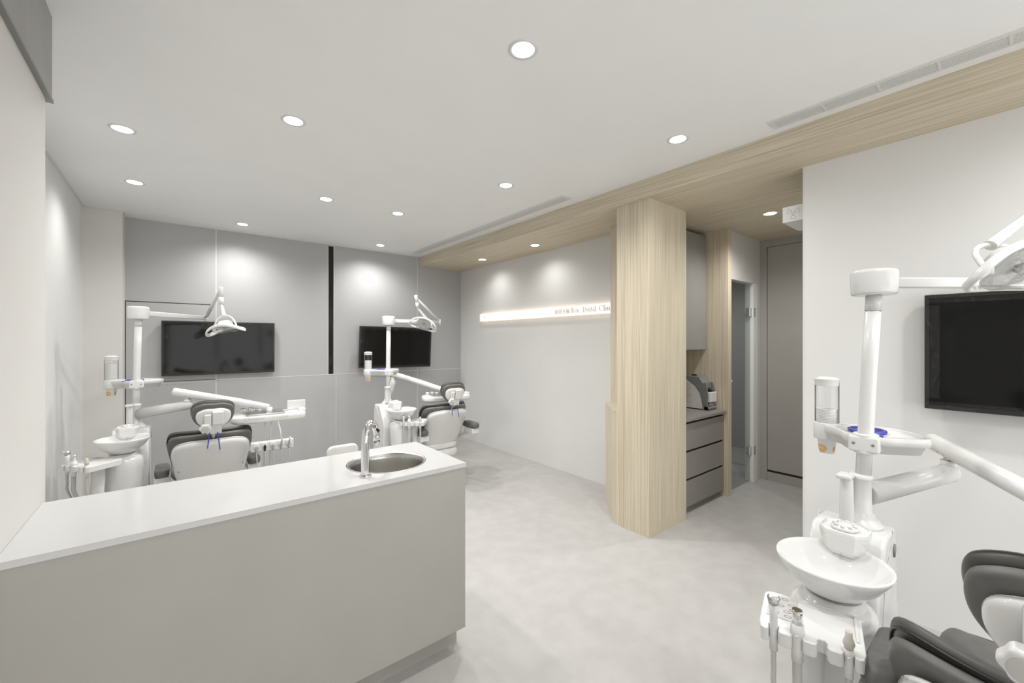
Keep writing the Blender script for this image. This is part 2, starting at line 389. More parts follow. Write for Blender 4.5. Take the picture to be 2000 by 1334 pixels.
# ================================================================== worktop counter with sink
ctr = thing('counter_cabinet', 'long greige laminate counter cabinet in the foreground, standing on a recessed plinth', 'counter', (0, 0, 0))
mb = MB(); X0, X1, Y0, Y1 = XN+0.002, 1.077, 1.693, 2.222
mb.box(X0, Y0, 0.112, X1, Y0+0.018, 0.879); mb.box(X0, Y1-0.018, 0.112, X1, Y1, 0.879)
mb.box(X1-0.018, Y0+0.018, 0.112, X1, Y1-0.018, 0.879); mb.box(X0, Y0+0.018, 0.112, X1-0.018, Y1-0.018, 0.13)
mb.build('body', 'counter', ctr)
MB().box(X0, 1.768, 0, X1-0.003, Y1-0.02, 0.111).build('plinth', 'counter', ctr)
SC = (0.790, 1.942); SR = 0.184
def worktop():
    b = bmesh.new(); x0, x1, y0, y1 = XN+0.001, 1.079, 1.690, 2.225
    angs = [2*pi*i/72 for i in range(72)]
    for x, y in ((x0, y0), (x1, y0), (x1, y1), (x0, y1)): angs.append(math.atan2(y-SC[1], x-SC[0]) % (2*pi))
    angs = sorted(set(angs))
    def edge(a):
        c, s_ = cos(a), sin(a); t = 1e9
        if c > 1e-9: t = min(t, (x1-SC[0])/c)
        if c < -1e-9: t = min(t, (x0-SC[0])/c)
        if s_ > 1e-9: t = min(t, (y1-SC[1])/s_)
        if s_ < -1e-9: t = min(t, (y0-SC[1])/s_)
        return SC[0]+c*t, SC[1]+s_*t
    def ring(z, inner): return [b.verts.new(((SC[0]+SR*cos(a), SC[1]+SR*sin(a)) if inner else edge(a)) + (z,)) for a in angs]
    it, ot, ib, ob = ring(0.9, 1), ring(0.9, 0), ring(0.8795, 1), ring(0.8795, 0); n = len(angs)
    for i in range(n):
        j = (i+1) % n
        b.faces.new((it[i], ot[i], ot[j], it[j])); b.faces.new((ib[j], ob[j], ob[i], ib[i]))
        b.faces.new((ot[i], ob[i], ob[j], ot[j])); b.faces.new((it[j], ib[j], ib[i], it[i]))
    bmesh.ops.recalc_face_normals(b, faces=b.faces); m = MB(); m.merge(b); return m
tag(worktop().build('counter_worktop', 'quartz'), 'white quartz worktop with a round sink cut-out lying on the long counter', 'worktop')
sk = thing('round_sink', 'round brushed steel sink set into the white counter', 'sink', (SC[0], SC[1], 0.9))
MB().lathe([(0.176, -0.001), (0.1765, 0.001), (0.172, 0.002), (0.166, -0.004), (0.162, -0.010), (0.158, -0.03), (0.155, -0.11), (0.145, -0.14), (0.11, -0.155), (0.03, -0.160),
            (0.03, -0.161), (0.112, -0.157), (0.148, -0.142), (0.158, -0.11), (0.161, -0.03), (0.165, -0.012), (0.176, -0.002), (0.176, -0.001)], n=72, cap=False, sx=1.034, sy=1.034).build('bowl', 'steel', sk)
MB().lathe([(0.032, -0.160), (0.030, -0.156), (0.02, -0.157), (0.018, -0.163), (0.001, -0.163)], n=24).build('drain', 'chrome', sk)
fc = thing('faucet', 'chrome gooseneck sensor faucet standing at the front edge of the sink', 'faucet', (0.632, 1.790, 0.9))
MB().lathe([(0.026, 0), (0.026, 0.004), (0.023, 0.006), (0.018, 0.007)], n=32).build('base_ring', 'chrome', fc)
dv = Vector((0.785-0.632, 1.938-1.79, 0)).normalized()
path = [Vector((0, 0, 0.005)), Vector((0, 0, 0.08)), Vector((0, 0, 0.15)), dv*0.012+Vector((0, 0, 0.19)), dv*0.045+Vector((0, 0, 0.217)), dv*0.082+Vector((0, 0, 0.208)), dv*0.104+Vector((0, 0, 0.175)), dv*0.11+Vector((0, 0, 0.15))]
MB().tube(path, [0.0172, 0.0172, 0.017, 0.0165, 0.016, 0.0155, 0.015, 0.0145], n=24, smoothp=6).build('spout', 'chrome', fc)
e0 = dv*0.110+Vector((0, 0, 0.15))
MB().tube([e0+Vector((0, 0, 0.002)), e0-Vector((0, 0, 0.006)), e0-Vector((0, 0, 0.03))], [0.0155, 0.0165, 0.0145], n=20).build('outlet', 'chrome', fc)
MB().tube([e0-Vector((0, 0, 0.0301)), e0-Vector((0, 0, 0.045))], 0.009, n=16).build('aerator', 'white', fc)
sn = -Vector(cam.matrix_basis.col[2][:3])
MB().tube([dv*0.093+Vector((0.009, -0.012, 0.178)), dv*0.093+Vector((0.011, -0.0155, 0.176))], 0.0075, n=16).build('sensor', 'black', fc)

# ================================================================== ceiling fixtures
places = ['ceiling downlight nearest the camera, largest in view', 'ceiling downlight above the long counter, left of the nearest one',
 'leftmost ceiling downlight, in front of the left wall', 'ceiling downlight beside the right air grille and the wood beam', 'far left ceiling downlight above the left dental unit',
 'ceiling downlight in the middle of the room, left of its close neighbour', 'ceiling downlight left of the wood beam above the open floor', 'ceiling downlight in the middle of the room, right of its close neighbour',
 'ceiling downlight close to the grey wall above the left monitor', 'ceiling downlight close to the grey wall above the second monitor']
def downlight(x, y, z, label, cat='light'):
    r = thing('ceiling_downlight', label, cat, (x, y, z), 0, 'round recessed downlights')
    MB().lathe([(0.062, 0), (0.062, -0.002), (0.054, -0.004), (0.048, -0.0025), (0.046, -0.001)], n=36, cap=False).build('trim_ring', 'whitem', r)
    MB().lathe([(0.0465, -0.0005), (0.0465, -0.002), (0.001, -0.002)], n=36).build('diffuser', 'lamp', r)
for (x, y), lb in zip(SPOTS[:10], places): downlight(x, y, CE, 'round white recessed ' + lb)
for (x, y), lb in zip(SPOTS[10:], ('just right of the viewpoint', 'behind the viewpoint on the left', 'in front of the right wall', 'behind the viewpoint on the right')): downlight(x, y, CE, 'round recessed ceiling downlight ' + lb)
for (x, y), lb in zip(BSPOTS, ('downlight in the wood ceiling above the left end of the lit sign', 'downlight in the wood ceiling above the middle of the lit sign', 'downlight in the wood ceiling of the corridor by the warning box')):
    downlight(x, y, BE, 'round recessed ' + lb)
def grille(name, label, x0, x1, y0, y1, dividers, ns):
    g = thing(name, label, 'air vent', ((x0+x1)/2, (y0+y1)/2, CE), 0, 'linear air grilles'); cx, cy = (x0+x1)/2, (y0+y1)/2
    x0 -= cx; x1 -= cx; y0 -= cy; y1 -= cy
    f = MB(); t = 0.014
    f.box(x0, y0, -0.006, x0+t, y1, 0); f.box(x1-t, y0, -0.006, x1, y1, 0); f.box(x0+t, y0, -0.006, x1-t, y0+t, 0); f.box(x0+t, y1-t, -0.006, x1-t, y1, 0)
    for d_ in dividers: f.box(x0+t, d_-cy-0.004, -0.006, x1-t, d_-cy+0.004, -0.0015)
    f.build('frame', 'vent', g)
    MB().box(x0+t, y0+t, -0.0012, x1-t, y1-t, 0).build('recess_shade', 'ventshade', g)  # dark plate stands in for the shade of a recess above the slats
    s_ = MB(); w_ = (x1-x0-2*t)
    for k in range(ns):
        xx = x0+t+w_*(k+0.5)/ns; hw = w_/ns*0.34
        s_.box(xx-hw, y0+t, -0.005, xx+hw, y1-t, -0.0014)
    s_.build('slats', 'vent', g)
grille('air_grille', 'long white linear air grille in the ceiling at the far end of the wood beam', 2.497, 2.612, 2.432, 5.28, [2.65, 2.87, 3.5, 4.1, 4.7], 7)
grille('air_grille', 'white linear air grille in the ceiling at the right, running out of the frame', 2.548, 2.662, -1.6, 0.905, [0.664, 0.446, 0.245, 0.043, -0.16, -0.36, -0.56, -0.76, -0.96, -1.16, -1.36], 6)

# ================================================================== sign
sg = thing('lit_wall_sign', 'long glowing horizontal light box sign with pale lettering on the light wall', 'sign', (XS, 4.958, 1.77))
MB().box(-0.036, -2.49, 0.0, -0.034, 0, 0.103).build('face', 'signlamp', sg)
MB().box(-0.0339, -2.49, 0.0, -0.0005, 0, 0.103).build('housing', 'signside', sg)
def text(name, body, y, z, size, parent, m, xoff=-0.0365, sx=1.0, ext=0.0003):
    c = bpy.data.curves.new(name, 'FONT'); c.body = body; c.size = size; c.extrude = ext; c.resolution_u = 4
    t = bpy.data.objects.new(name, c); COL.objects.link(t)
    dg = bpy.context.evaluated_depsgraph_get(); me = bpy.data.meshes.new_from_object(t.evaluated_get(dg)); bpy.data.objects.remove(t)
    o = bpy.data.objects.new(name, me); COL.objects.link(o); me.materials.clear(); me.materials.append(M[m]); o.parent = parent
    mt = Matrix.Translation((xoff, y, z)) @ Matrix.Rotation(radians(-90), 4, 'Z') @ Matrix.Rotation(radians(90), 4, 'X') @ Matrix.Diagonal((sx, 1, 1, 1))
    me.transform(mt); return o
text('lettering', '偉恩牙醫', 3.437-4.958, 0.028, 0.053, sg, 'lettering', sx=1.142)
# serif latin letters as stroked outlines
def serif_text(word, y0, z0, s_, sx):
    mb = MB()
    def bar(x0, z0_, x1, z1_, w_):
        a = Vector((x0, z0_)); b = Vector((x1, z1_)); d_ = (b-a).normalized(); nrm = Vector((-d_.y, d_.x))*w_/2
        q = [a-nrm, b-nrm, b+nrm, a+nrm]; mb.prism([(p.x, p.y) for p in q], 0.0006, TM)
    def arc(cx, cz, rx, rz, a0, a1, w0, w1, n=14):
        inn = []; out = []
        for i in range(n+1):
            a = radians(a0+(a1-a0)*i/n); w_ = w0+(w1-w0)*abs(cos(a))
            out.append((cx+(rx+w_/2)*cos(a), cz+(rz+w0/2)*sin(a))); inn.append((cx+(rx-w_/2)*cos(a), cz+(rz-w0/2)*sin(a)))
        for i in range(n): mb.prism([inn[i], out[i], out[i+1], inn[i+1]], 0.0006, TM)
    TM = Matrix.Translation((-0.0365, y0, z0)) @ Matrix.Rotation(radians(-90), 4, 'Z') @ Matrix.Rotation(radians(90), 4, 'X') @ Matrix.Diagonal((s_*sx, s_, s_, 1))
    th, tk, x = 0.045, 0.13, 0.0
    def ser(cx, cz, w_=0.26): bar(cx-w_/2, cz, cx+w_/2, cz, 0.04)
    for ch in word:
        if ch == ' ':
            x += 0.32
            if len(mb.bm.verts): mb.build('lettering', 'lettering', sg); mb = MB()
            continue
        if ch == 'W':
            bar(x+0.08, 1, x+0.32, 0, tk); bar(x+0.32, 0, x+0.52, 1, th); bar(x+0.46, 1, x+0.70, 0, tk); bar(x+0.70, 0, x+0.92, 1, th)
            ser(x+0.1, 0.98); ser(x+0.49, 0.98); ser(x+0.92, 0.98, 0.2); x += 1.08
        elif ch == 'D':
            bar(x+0.18, 0, x+0.18, 1, tk); bar(x+0.02, 0.98, x+0.4, 0.98, 0.04); bar(x+0.02, 0.02, x+0.4, 0.02, 0.04); arc(x+0.4, 0.5, 0.34, 0.48, -90, 90, th, tk); x += 0.92
        elif ch == 'C':
            arc(x+0.42, 0.5, 0.34, 0.48, 50, 310, th, tk); bar(x+0.68, 0.65, x+0.68, 1.0, th); x += 0.84
        elif ch == 'e':
            arc(x+0.27, 0.32, 0.2, 0.3, 0, 320, th, tk); bar(x+0.08, 0.34, x+0.5, 0.34, th); x += 0.6
        elif ch == 'c':
            arc(x+0.27, 0.32, 0.2, 0.3, 50, 315, th, tk); x += 0.56
        elif ch == 'n':
            bar(x+0.14, 0, x+0.14, 0.64, tk); bar(x+0.48, 0, x+0.48, 0.42, tk); arc(x+0.31, 0.42, 0.17, 0.2, 0, 180, th, tk*0.8); ser(x+0.14, 0.02); ser(x+0.48, 0.02); x += 0.68
        elif ch == 'l':
            bar(x+0.14, 0, x+0.14, 1.04, tk); ser(x+0.14, 0.02); x += 0.34
        elif ch == 'i':
            bar(x+0.14, 0, x+0.14, 0.64, tk); ser(x+0.14, 0.02); bar(x+0.14, 0.82, x+0.14, 0.95, tk); x += 0.34
        elif ch == 't':
            bar(x+0.16, 0.1, x+0.16, 0.85, tk); bar(x+0.02, 0.62, x+0.34, 0.62, th); arc(x+0.26, 0.1, 0.1, 0.09, 180, 340, th, th); x += 0.42
        elif ch == 'a':
            arc(x+0.24, 0.2, 0.15, 0.17, 0, 360, th, tk*0.8); bar(x+0.42, 0.0, x+0.42, 0.45, tk*0.9); arc(x+0.26, 0.45, 0.16, 0.17, 0, 160, th, th); x += 0.58
    mb.build('lettering', 'lettering', sg)
serif_text('Wen', 3.180-4.958, 0.026, 0.056, 0.938)
serif_text('Dental', 3.008-4.958, 0.026, 0.056, 0.918)
serif_text('Clinic', 2.785-4.958, 0.026, 0.056, 1.187)
mb = MB()
for i in range(24):
    a, b2 = 2*pi*i/24, 2*pi*(i+1)/24
    p = lambda t, r: (-0.0364, -0.115 + (0.016*r)*cos(t)*(1-0.25*sin(t)), 0.05+0.022*r*sin(t))
    mb.rings([[p(a, 1), p(a, 0.8)], [p(b2, 1), p(b2, 0.8)]], cap=False, closed=False)
mb.build('logo', 'lettering', sg)

# x-ray warning box on the wall end
wb = thing('warning_light_box', 'small white radiation warning box on the end of the right wall under the wood ceiling', 'sign', (3.06, 0.878, 2.247))
MB().box(0, 0, 0, 0.30, 0.122, 0.100, bev=0.002).build('housing', 'white', wb)
mb = MB(); 
for a0 in (90+30, 90-90-0, 90+150):
    pass
for a0 in (-90, 30, 150):
    out = []
    for r in (0.016, 0.036): out.append((r, a0))
    c_ = (0.061, 0.052)
    def P(r, a): return (-0.0006, c_[0]-r*cos(radians(a)), c_[1]+r*sin(radians(a)))
    seq = [P(0.014, a0-22)] + [P(0.036, a0-24+48*k/6) for k in range(7)] + [P(0.014, a0+22)]
    mb.tube(seq+[seq[0]], 0.0012, n=6)
seq = [(-0.0006, 0.061+0.007*cos(2*pi*k/12), 0.052+0.007*sin(2*pi*k/12)) for k in range(13)]
mb.tube(seq, 0.0012, n=6)
mb.build('radiation_symbol', 'hose', wb)

# ================================================================== monitors
def monitor(label, loc, rz, w_, h_, tilt=0, roll=0, off=0.05, arm=0.06):
    """hangs with its back towards local +y, screen faces local -y"""
    t = thing('wall_monitor', label, 'monitor', loc, rz, 'monitors on the walls')
    R = Matrix.Rotation(radians(roll), 4, 'Y') @ Matrix.Rotation(radians(tilt), 4, 'X')
    b = 0.017
    MB().box(-w_/2, -0.004, -h_/2, w_/2, 0.040, h_/2, bev=0.004, mtx=R).build('casing', 'black', t)
    MB().box(-w_/2+b, -0.006, -h_/2+b+0.004, w_/2-b, -0.0045, h_/2-b, mtx=R).build('screen', 'screen', t)
    f = MB(); k = 0.055
    yy = lambda: -0.010 - random.random()*0.010
    def strip(x0, z0, x1, z1, nx, nz):
        v = [[(x0+(x1-x0)*i/nx, yy(), z0+(z1-z0)*j/nz) for i in range(nx+1)] for j in range(nz+1)]
        f.rings(v, cap=False, closed=False, mtx=R, smooth=False)
    strip(-w_/2-0.002, -h_/2-0.002, w_/2+0.002, -h_/2+k*0.7, 40, 3); strip(-w_/2-0.002, h_/2-k*0.8, w_/2+0.002, h_/2+0.004, 40, 3)
    strip(-w_/2-0.002, -h_/2+k, -w_/2+k, h_/2-k, 3, 24); strip(w_/2-k*0.7, -h_/2+k, w_/2+0.002, h_/2-k, 3, 24)
    f.build('protective_film', 'film', t, 'crinkled clear protective film along the edges')
    MB().box(-0.12, 0.0405, -0.1, 0.12, arm-0.0, 0.1, bev=0.004, mtx=R if arm < 0.08 else None).build('bracket', 'black', t)
    return t
monitor('black monitor wrapped in clear film on the grey wall above the left dental chair', (0.381, YB-0.062, 1.410), 0, 1.0, 0.562, arm=0.058)
monitor('black film-wrapped monitor, tilted forward on the grey wall behind the middle dental unit', (2.322, YB-0.17, 1.402), radians(-4), 0.985, 0.545, tilt=3, roll=0.8, arm=0.165)
monitor('black monitor wrapped in clear film on the light wall at the right edge', (XT-0.075, -0.170, 1.428), radians(-90), 1.0, 0.572, arm=0.07)

# ================================================================== film scanner on the niche worktop
sc = thing('film_scanner', 'grey and white x-ray film scanner on the niche worktop', 'scanner', (3.93, 1.90, 0.823))
# profile in (y,z); extruded along x
def prof(poly, t, x0): return dict(poly=poly, t=t, mtx=Matrix.Translation((x0, 0, 0)) @ frame((0, 0, 0), (0, 1, 0), (0, 0, 1), (1, 0, 0)))
side = [(0.055, 0.008), (0.40, 0.008), (0.40, 0.24), (0.33, 0.300), (0.24, 0.305), (0.20, 0.275), (0.13, 0.225), (0.085, 0.16), (0.068, 0.09)]
q = prof(side, 0.148, 0.0); MB().prism(q['poly'], q['t'], q['mtx'], bev=0.004).build('side_shell', 'white', sc)
hood = [(0.0, 0.0), (0.056, 0.0), (0.070, 0.09), (0.088, 0.16), (0.135, 0.225), (0.205, 0.275), (0.25, 0.302), (0.22, 0.318), (0.10, 0.318), (0.06, 0.26), (0.045, 0.255), (0.045, 0.04), (0.0, 0.035)]
q = prof(hood, 0.156, -0.004); MB().prism(q['poly'], q['t'], q['mtx'], bev=0.003).build('hood', 'midgrey', sc)
for x in (-0.004, 0.140):
    q = prof([(0.0, 0.0), (0.046, 0.0), (0.046, 0.262), (0.03, 0.255), (0.006, 0.15), (0.012, 0.06)], 0.012, x); MB().prism(q['poly'], q['t'], q['mtx'], bev=0.002).build('cheek', 'midgrey', sc)
MB().box(0.012, -0.014, 0.075, 0.134, 0.044, 0.175, bev=0.010).build('front_cover', 'white', sc)
MB().box(0.03, 0.0, 0.1755, 0.118, 0.036, 0.181, bev=0.002).build('slot', 'black', sc)
MB().box(0.03, 0.008, 0.036, 0.118, 0.040, 0.066, bev=0.004).build('outlet_tray', 'metal', sc)
MB().lathe([(0.02, 0), (0.016, 0.012), (0.012, 0.03)], c=(0.06, 0.02, 0.182), n=16).build('sensor_holder', 'black', sc)
for yy_ in (0.15, 0.175):
    MB().prism([(0, 0), (0.024, 0), (0.018, 0.016), (0.008, 0.016)], 0.02, Matrix.Translation((0.05, yy_, 0.3185)) @ frame((0, 0, 0), (0, 1, 0), (0, 0, 1), (1, 0, 0)), bev=0.002).build('latch', 'black', sc)
for z in (0.06, 0.13, 0.20): MB().box(-0.0025, 0.16+0.2*max(0, z-0.15), z, 0.0, 0.25+0.3*max(0, z-0.1), z+0.005, bev=0.001).build('vent_slit', 'pale', sc)

# ================================================================== dental units
def handpiece(loc, axis, kind, label, hose_end, group, hang=0.25):
    """a handpiece held in a slot; its hose drops from it. loc = top of slot"""
    t = thing('dental_handpiece', label, 'dental tool', loc, 0, group)
    A = Vector(axis).normalized()
    def P(k): return A*k
    if kind == 'suction_large':
        MB().tube([P(-0.055), P(-0.02), P(0.0), P(0.015), P(0.04)], [0.0135, 0.0135, 0.0135, 0.016, 0.0145], n=18).build('body', 'white', t)
        MB().tube([P(0.0401), P(0.06), P(0.062), P(0.075)], [0.0125, 0.0115, 0.0128, 0.0115], n=18).build('tip', 'chrome', t)
        MB().tube([P(0.012)+Vector((-0.016, 0, 0)), P(0.022)+Vector((0, -0.014, 0)), P(0.012)+Vector((0.018, 0, 0.004))], 0.004, n=8, smoothp=4).build('lever', 'white', t)
        r = 0.011
    elif kind == 'suction_small':
        MB().tube([P(-0.05), P(-0.02), P(0.0), P(0.008), P(0.02)], [0.0095, 0.0095, 0.010, 0.012, 0.010], n=16).build('body', 'white', t)
        MB().tube([P(0.0201), P(0.032), P(0.042), P(0.046), P(0.062)], [0.009, 0.0125, 0.0105, 0.008, 0.0075], n=16).build('tip', 'tan', t)
        MB().tube([P(0.0)+Vector((-0.013, 0, 0)), P(0.012)+Vector((0, -0.010, 0)), P(0.004)+Vector((0.014, 0, 0.004))], 0.003, n=8, smoothp=4).build('lever', 'white', t)
        r = 0.0075
    else:
        MB().tube([P(-0.05), P(0.0), P(0.04), P(0.072)], [0.010, 0.010, 0.009, 0.012], n=16).build('body', 'white', t)
        hd = Vector((-0.02, -0.010, 0.006)) if kind == 'syringe' else Vector((-0.006, -0.003, 0.014))
        MB().tube([P(0.0721), P(0.088), P(0.096)], [0.0122, 0.0155, 0.010], n=16).build('head', 'metal', t)
        MB().tube([P(0.086)+hd*0.3, P(0.086)+hd*0.9, P(0.086)+hd], [0.008, 0.008, 0.005], n=14).build('nozzle', 'chrome', t)
        r = 0.0065
    e = Vector(hose_end) - Vector(loc); p0 = P(-0.05)
    pts = [p0, p0+A*-0.05, p0+A*-0.12+e*0.05, e*0.55+Vector((0, 0, -0.32)), e]
    MB().tube([Vector(p) for p in pts], r, n=12, smoothp=6).build('hose', 'hose', t, 'grey hose hanging down')
    return t

CUP = None
ON = 'first second third fourth fifth sixth seventh eighth ninth tenth eleventh twelfth thirteenth fourteenth fifteenth sixteenth seventeenth eighteenth nineteenth twentieth'.split()
ORD = ['topmost'] + ON[1:] + ['twenty-' + k for k in ON[:9]] + ['thirtieth'] + ['thirty-' + k for k in ON[:9]]
def cup_mesh():
    m = MB().lathe([(0.024, 0.0), (0.0245, 0.0005), (0.0335, 0.070), (0.0345, 0.071), (0.0345, 0.0735), (0.0328, 0.0735), (0.0325, 0.070), (0.0238, 0.003), (0.001, 0.003)], n=28)
    return m
def unit(name_l, loc, rz, lean, basinx, tray_c, tray_a, elbow, arm_end, table_a, lelb, ltop, lhead, W, N, ncups, zt, words, holder=None, tools=True, handle_a=0, hub=(1.645, 1.742)):
    H0_, H1_ = hub
    U = thing('dental_unit', name_l, 'dental unit', (loc[0], loc[1], 0), rz, 'white dental treatment units')
    RZ = Matrix.Translation((loc[0], loc[1], 0)) @ Matrix.Rotation(rz, 4, 'Z')
    # ---- body: profile in y-z extruded over x
    pf = [(0.055, 0.0), (0.055, 0.80), (0.052, 0.83), (0.044, 0.843), (-0.055, 0.843), (-0.085, 0.835), (-0.115, 0.80), (-0.15, 0.74), (-0.19, 0.69), (-0.205, 0.62), (-0.195, 0.50), (-0.185, 0.0)]
    MB().prism(pf, 0.205, Matrix.Translation((-0.122, 0, 0)) @ frame((0, 0, 0), (0, 1, 0), (0, 0, 1), (1, 0, 0)), bev=0.014, seg=4).build('body', 'white', U)
    # raised side panels with a curved seam
    pn = [(0.045, 0.02), (0.045, 0.79), (-0.04, 0.79), (-0.09, 0.74), (-0.135, 0.65), (-0.155, 0.55), (-0.15, 0.35), (-0.14, 0.02)]
    pn = outline([(a, b) for a, b in pn], 3)
    for x in (-0.1245, 0.0835): MB().prism(pn, 0.002, Matrix.Translation((x, 0, 0)) @ frame((0, 0, 0), (0, 1, 0), (0, 0, 1), (1, 0, 0))).build('side_panel', 'white', U)
    MB().lathe([(0.022, 0), (0.022, 0.003), (0.001, 0.003)], n=24, sx=0.8, mtx=frame((0.0856, 0.012, 0.778), (0, 1, 0), (0, 0, 1), (1, 0, 0))).build('switch', 'midgrey', U, 'round grey switch')
    # ---- pedestal below the bowl
    bx, by = basinx
    P = [(0.085, 0.0), (0.088, 0.02), (0.090, 0.25), (0.094, 0.42), (0.102, 0.54), (0.108, 0.63), (0.107, 0.672), (0.100, 0.695), (0.082, 0.706), (0.074, 0.710), (0.070, 0.728)]
    MB().lathe(P, c=(bx, by+0.005, 0), n=40).build('pedestal', 'white', U)
    # ---- bowl
    B = [(0.050, 0.728), (0.060, 0.732), (0.085, 0.748), (0.115, 0.778), (0.137, 0.812), (0.1425, 0.824), (0.1415, 0.829), (0.137, 0.829), (0.131, 0.820), (0.108, 0.790), (0.08, 0.765), (0.045, 0.752), (0.012, 0.750), (0.001, 0.750)]
    MB().lathe(B, c=(bx, by, 0), n=56).build('spittoon_bowl', 'ceramic', U)
    # ---- water dispenser block with knob
    oc = [(-0.062, -0.020), (-0.040, -0.052), (0.036, -0.056), (0.062, -0.022), (0.060, 0.035), (0.03, 0.066), (-0.03, 0.066), (-0.060, 0.035)]
    cx, cy = bx*0.6-0.002, by*0.56
    b = MB(); R = []
    for sc_, z in ((0.70, 0.798), (0.86, 0.812), (1.0, 0.855), (1.03, 0.872), (1.0, 0.880), (0.93, 0.883), (0.90, 0.878), (0.4, 0.878)):
        R.append([(cx+x*sc_, cy+y*sc_, z + (0.006 if sc_ < 0.9 and z < 0.85 and y < -0.03 else 0)) for x, y in oc])
    b.rings(R, smooth=False); wdp = b.build('water_dispenser', 'ceramic', U)
    k = MB(); k.lathe([(0.034, 0.8785), (0.036, 0.882), (0.035, 0.888), (0.020, 0.891), (0.018, 0.896), (0.001, 0.897)], c=(cx, cy-0.004, 0), n=32)
    for i in range(8):
        a = 2*pi*i/8; k.lathe([(0.0055, 0.889), (0.005, 0.896), (0.001, 0.897)], c=(cx+0.0265*cos(a), cy-0.004+0.0265*sin(a), 0), n=10)
    k.build('knob', 'white', wdp)
    MB().tube([(cx, cy-0.045, 0.812), (cx, cy-0.048, 0.792)], 0.0035, n=10).build('spout', 'acrylic', wdp)
    # tumbler filler beside the pole
    t = MB(); t.tube([(-0.028, -0.050, 0.86), (-0.028, -0.050, 1.005)], [0.021, 0.018], n=20); t.box(-0.052, -0.085, 1.006, -0.008, -0.030, 1.022, bev=0.006)
    t.build('tumbler_filler', 'white', U)
    # ---- pole
    lx = lean
    def PL(z): return Vector((lx*max(0, z-0.85), 0, z))
    MB().lathe([(0.062, 0.843), (0.062, 0.850), (0.055, 0.856), (0.050, 0.866), (0.040, 0.872), (0.038, 0.884), (0.031, 0.89), (0.0305, 1.0), (0.034, 1.004), (0.034, 1.015), (0.024, 1.02)], n=32).build('collar', 'white', U)
    MB().tube([PL(1.0), PL(1.15), PL(1.4), PL(H0_-0.056)], 0.0222, n=24).build('pole', 'white', U)
    MB().tube([PL(H0_-0.0559), PL(H0_-0.052)], 0.0215, n=24).build('pole_joint', 'chrome', U)
    MB().tube([PL(H0_-0.0519), PL(H0_)], 0.0222, n=24).build('pole_neck', 'white', U)
    c0 = PL(H0_); hk = (H1_-H0_)
    MB().lathe([(0.055, 0), (0.060, 0.003), (0.0625, 0.010), (0.064, hk-0.014), (0.062, hk-0.006), (0.055, hk-0.002), (0.0, hk)], c=c0, n=40).build('light_arm_hub', 'white', U)
    # ---- light arm
    L0 = c0 + Vector((0, 0, hk/2)); L1 = Vector(lelb); d_ = (L1-L0).normalized(); sdv = d_.cross(Vector((0, 0, 1))).normalized()
    a = MB(); R = []
    for kk in (0.055, 0.5, 0.98):
        c_ = L0.lerp(L1, kk); R.append([tuple(c_+sdv*x_+Vector((0, 0, z_))) for x_, z_ in rrect(0.024, 0.036, 0.006, 3)])
    a.rings(R); a.build('light_arm', 'white', U)
    LT = Vector(ltop); LH = Vector(lhead)
    a = MB(); a.lathe([(0.017, -0.03), (0.017, 0.03)], c=L1, n=18); a.build('light_elbow', 'white', U)
    MB().tube([L1+Vector((0, 0, 0.01)), L1.lerp(LT, 0.5), LT+Vector((0, 0, -0.01))], [0.013, 0.0145, 0.013], n=14).build('spring_arm', 'white', U)
    DN = Vector((LH.x, LH.y, 0)) - Vector((LT.x, LT.y, 0))
    h = (LT.z-LH.z)
    V1 = LT + Vector((DN.x*0.10, DN.y*0.10, 0)); V2 = LT + Vector((DN.x*0.20, DN.y*0.2, -h*0.22)); V3 = LT + Vector((DN.x*0.26, DN.y*0.26, -h*0.42))
    v = MB(); v.tube([V1+Vector((0, 0, 0.012)), V1, V2], [0.017, 0.019, 0.018], n=16); v.tube([V2-Vector((0, 0, 0.004)), V3], [0.018, 0.0165], n=16); v.build('swivel_joint', 'white', U)
    # head frame
    Wv = Vector(W).normalized(); Nv = Vector(N).normalized(); Nv = (Nv - Wv*Nv.dot(Wv)).normalized(); Dv = Nv.cross(Wv).normalized()
    def HP(w_, dd, nn): return LH + Wv*w_ + Dv*dd + Nv*(nn + 2.2*w_*w_)
    yk = [HP(-0.085, 0, 0.0), HP(-0.083, 0, -0.03), HP(-0.055, 0, -0.075), HP(0.0, 0, -0.092), HP(0.055, 0, -0.075), HP(0.083, 0, -0.03), HP(0.085, 0, 0.0)]
    y_ = MB(); y_.tube(yk, 0.0072, n=12, smoothp=5); y_.tube([V3, HP(0, 0, -0.088)], [0.009, 0.016], n=14)
    y_.box(-0.012, -0.009, -0.012, 0.012, 0.009, 0.012, bev=0.003, mtx=Matrix.Translation(HP(-0.09, 0, 0.0))); y_.box(-0.012, -0.009, -0.012, 0.012, 0.009, 0.012, bev=0.003, mtx=Matrix.Translation(HP(0.09, 0, 0.0)))
    y_.build('light_yoke', 'white', U)
    # ring shaped head: swept flat band
    n = 56; R = []
    for i in range(n):
        a_ = 2*pi*i/n; ca, sa = cos(a_), sin(a_)
        wv_, dv_ = 0.142*ca*(1+0.03*abs(ca)), 0.078*sa*(1+0.10*ca*ca)
        ring_ = []
        for k2 in range(10):
            q_ = 2*pi*k2/10; rr_ = 0.007*cos(q_); nn_ = 0.0125*sin(q_)
            ring_.append(tuple(HP(wv_+rr_*ca, dv_+rr_*sa, nn_)))
        R.append(ring_)
    R.append(R[0]); MB().rings(R, cap=False).build('light_ring', 'white', U)
    # housing on top, lens below
    hb = MB(); R = []
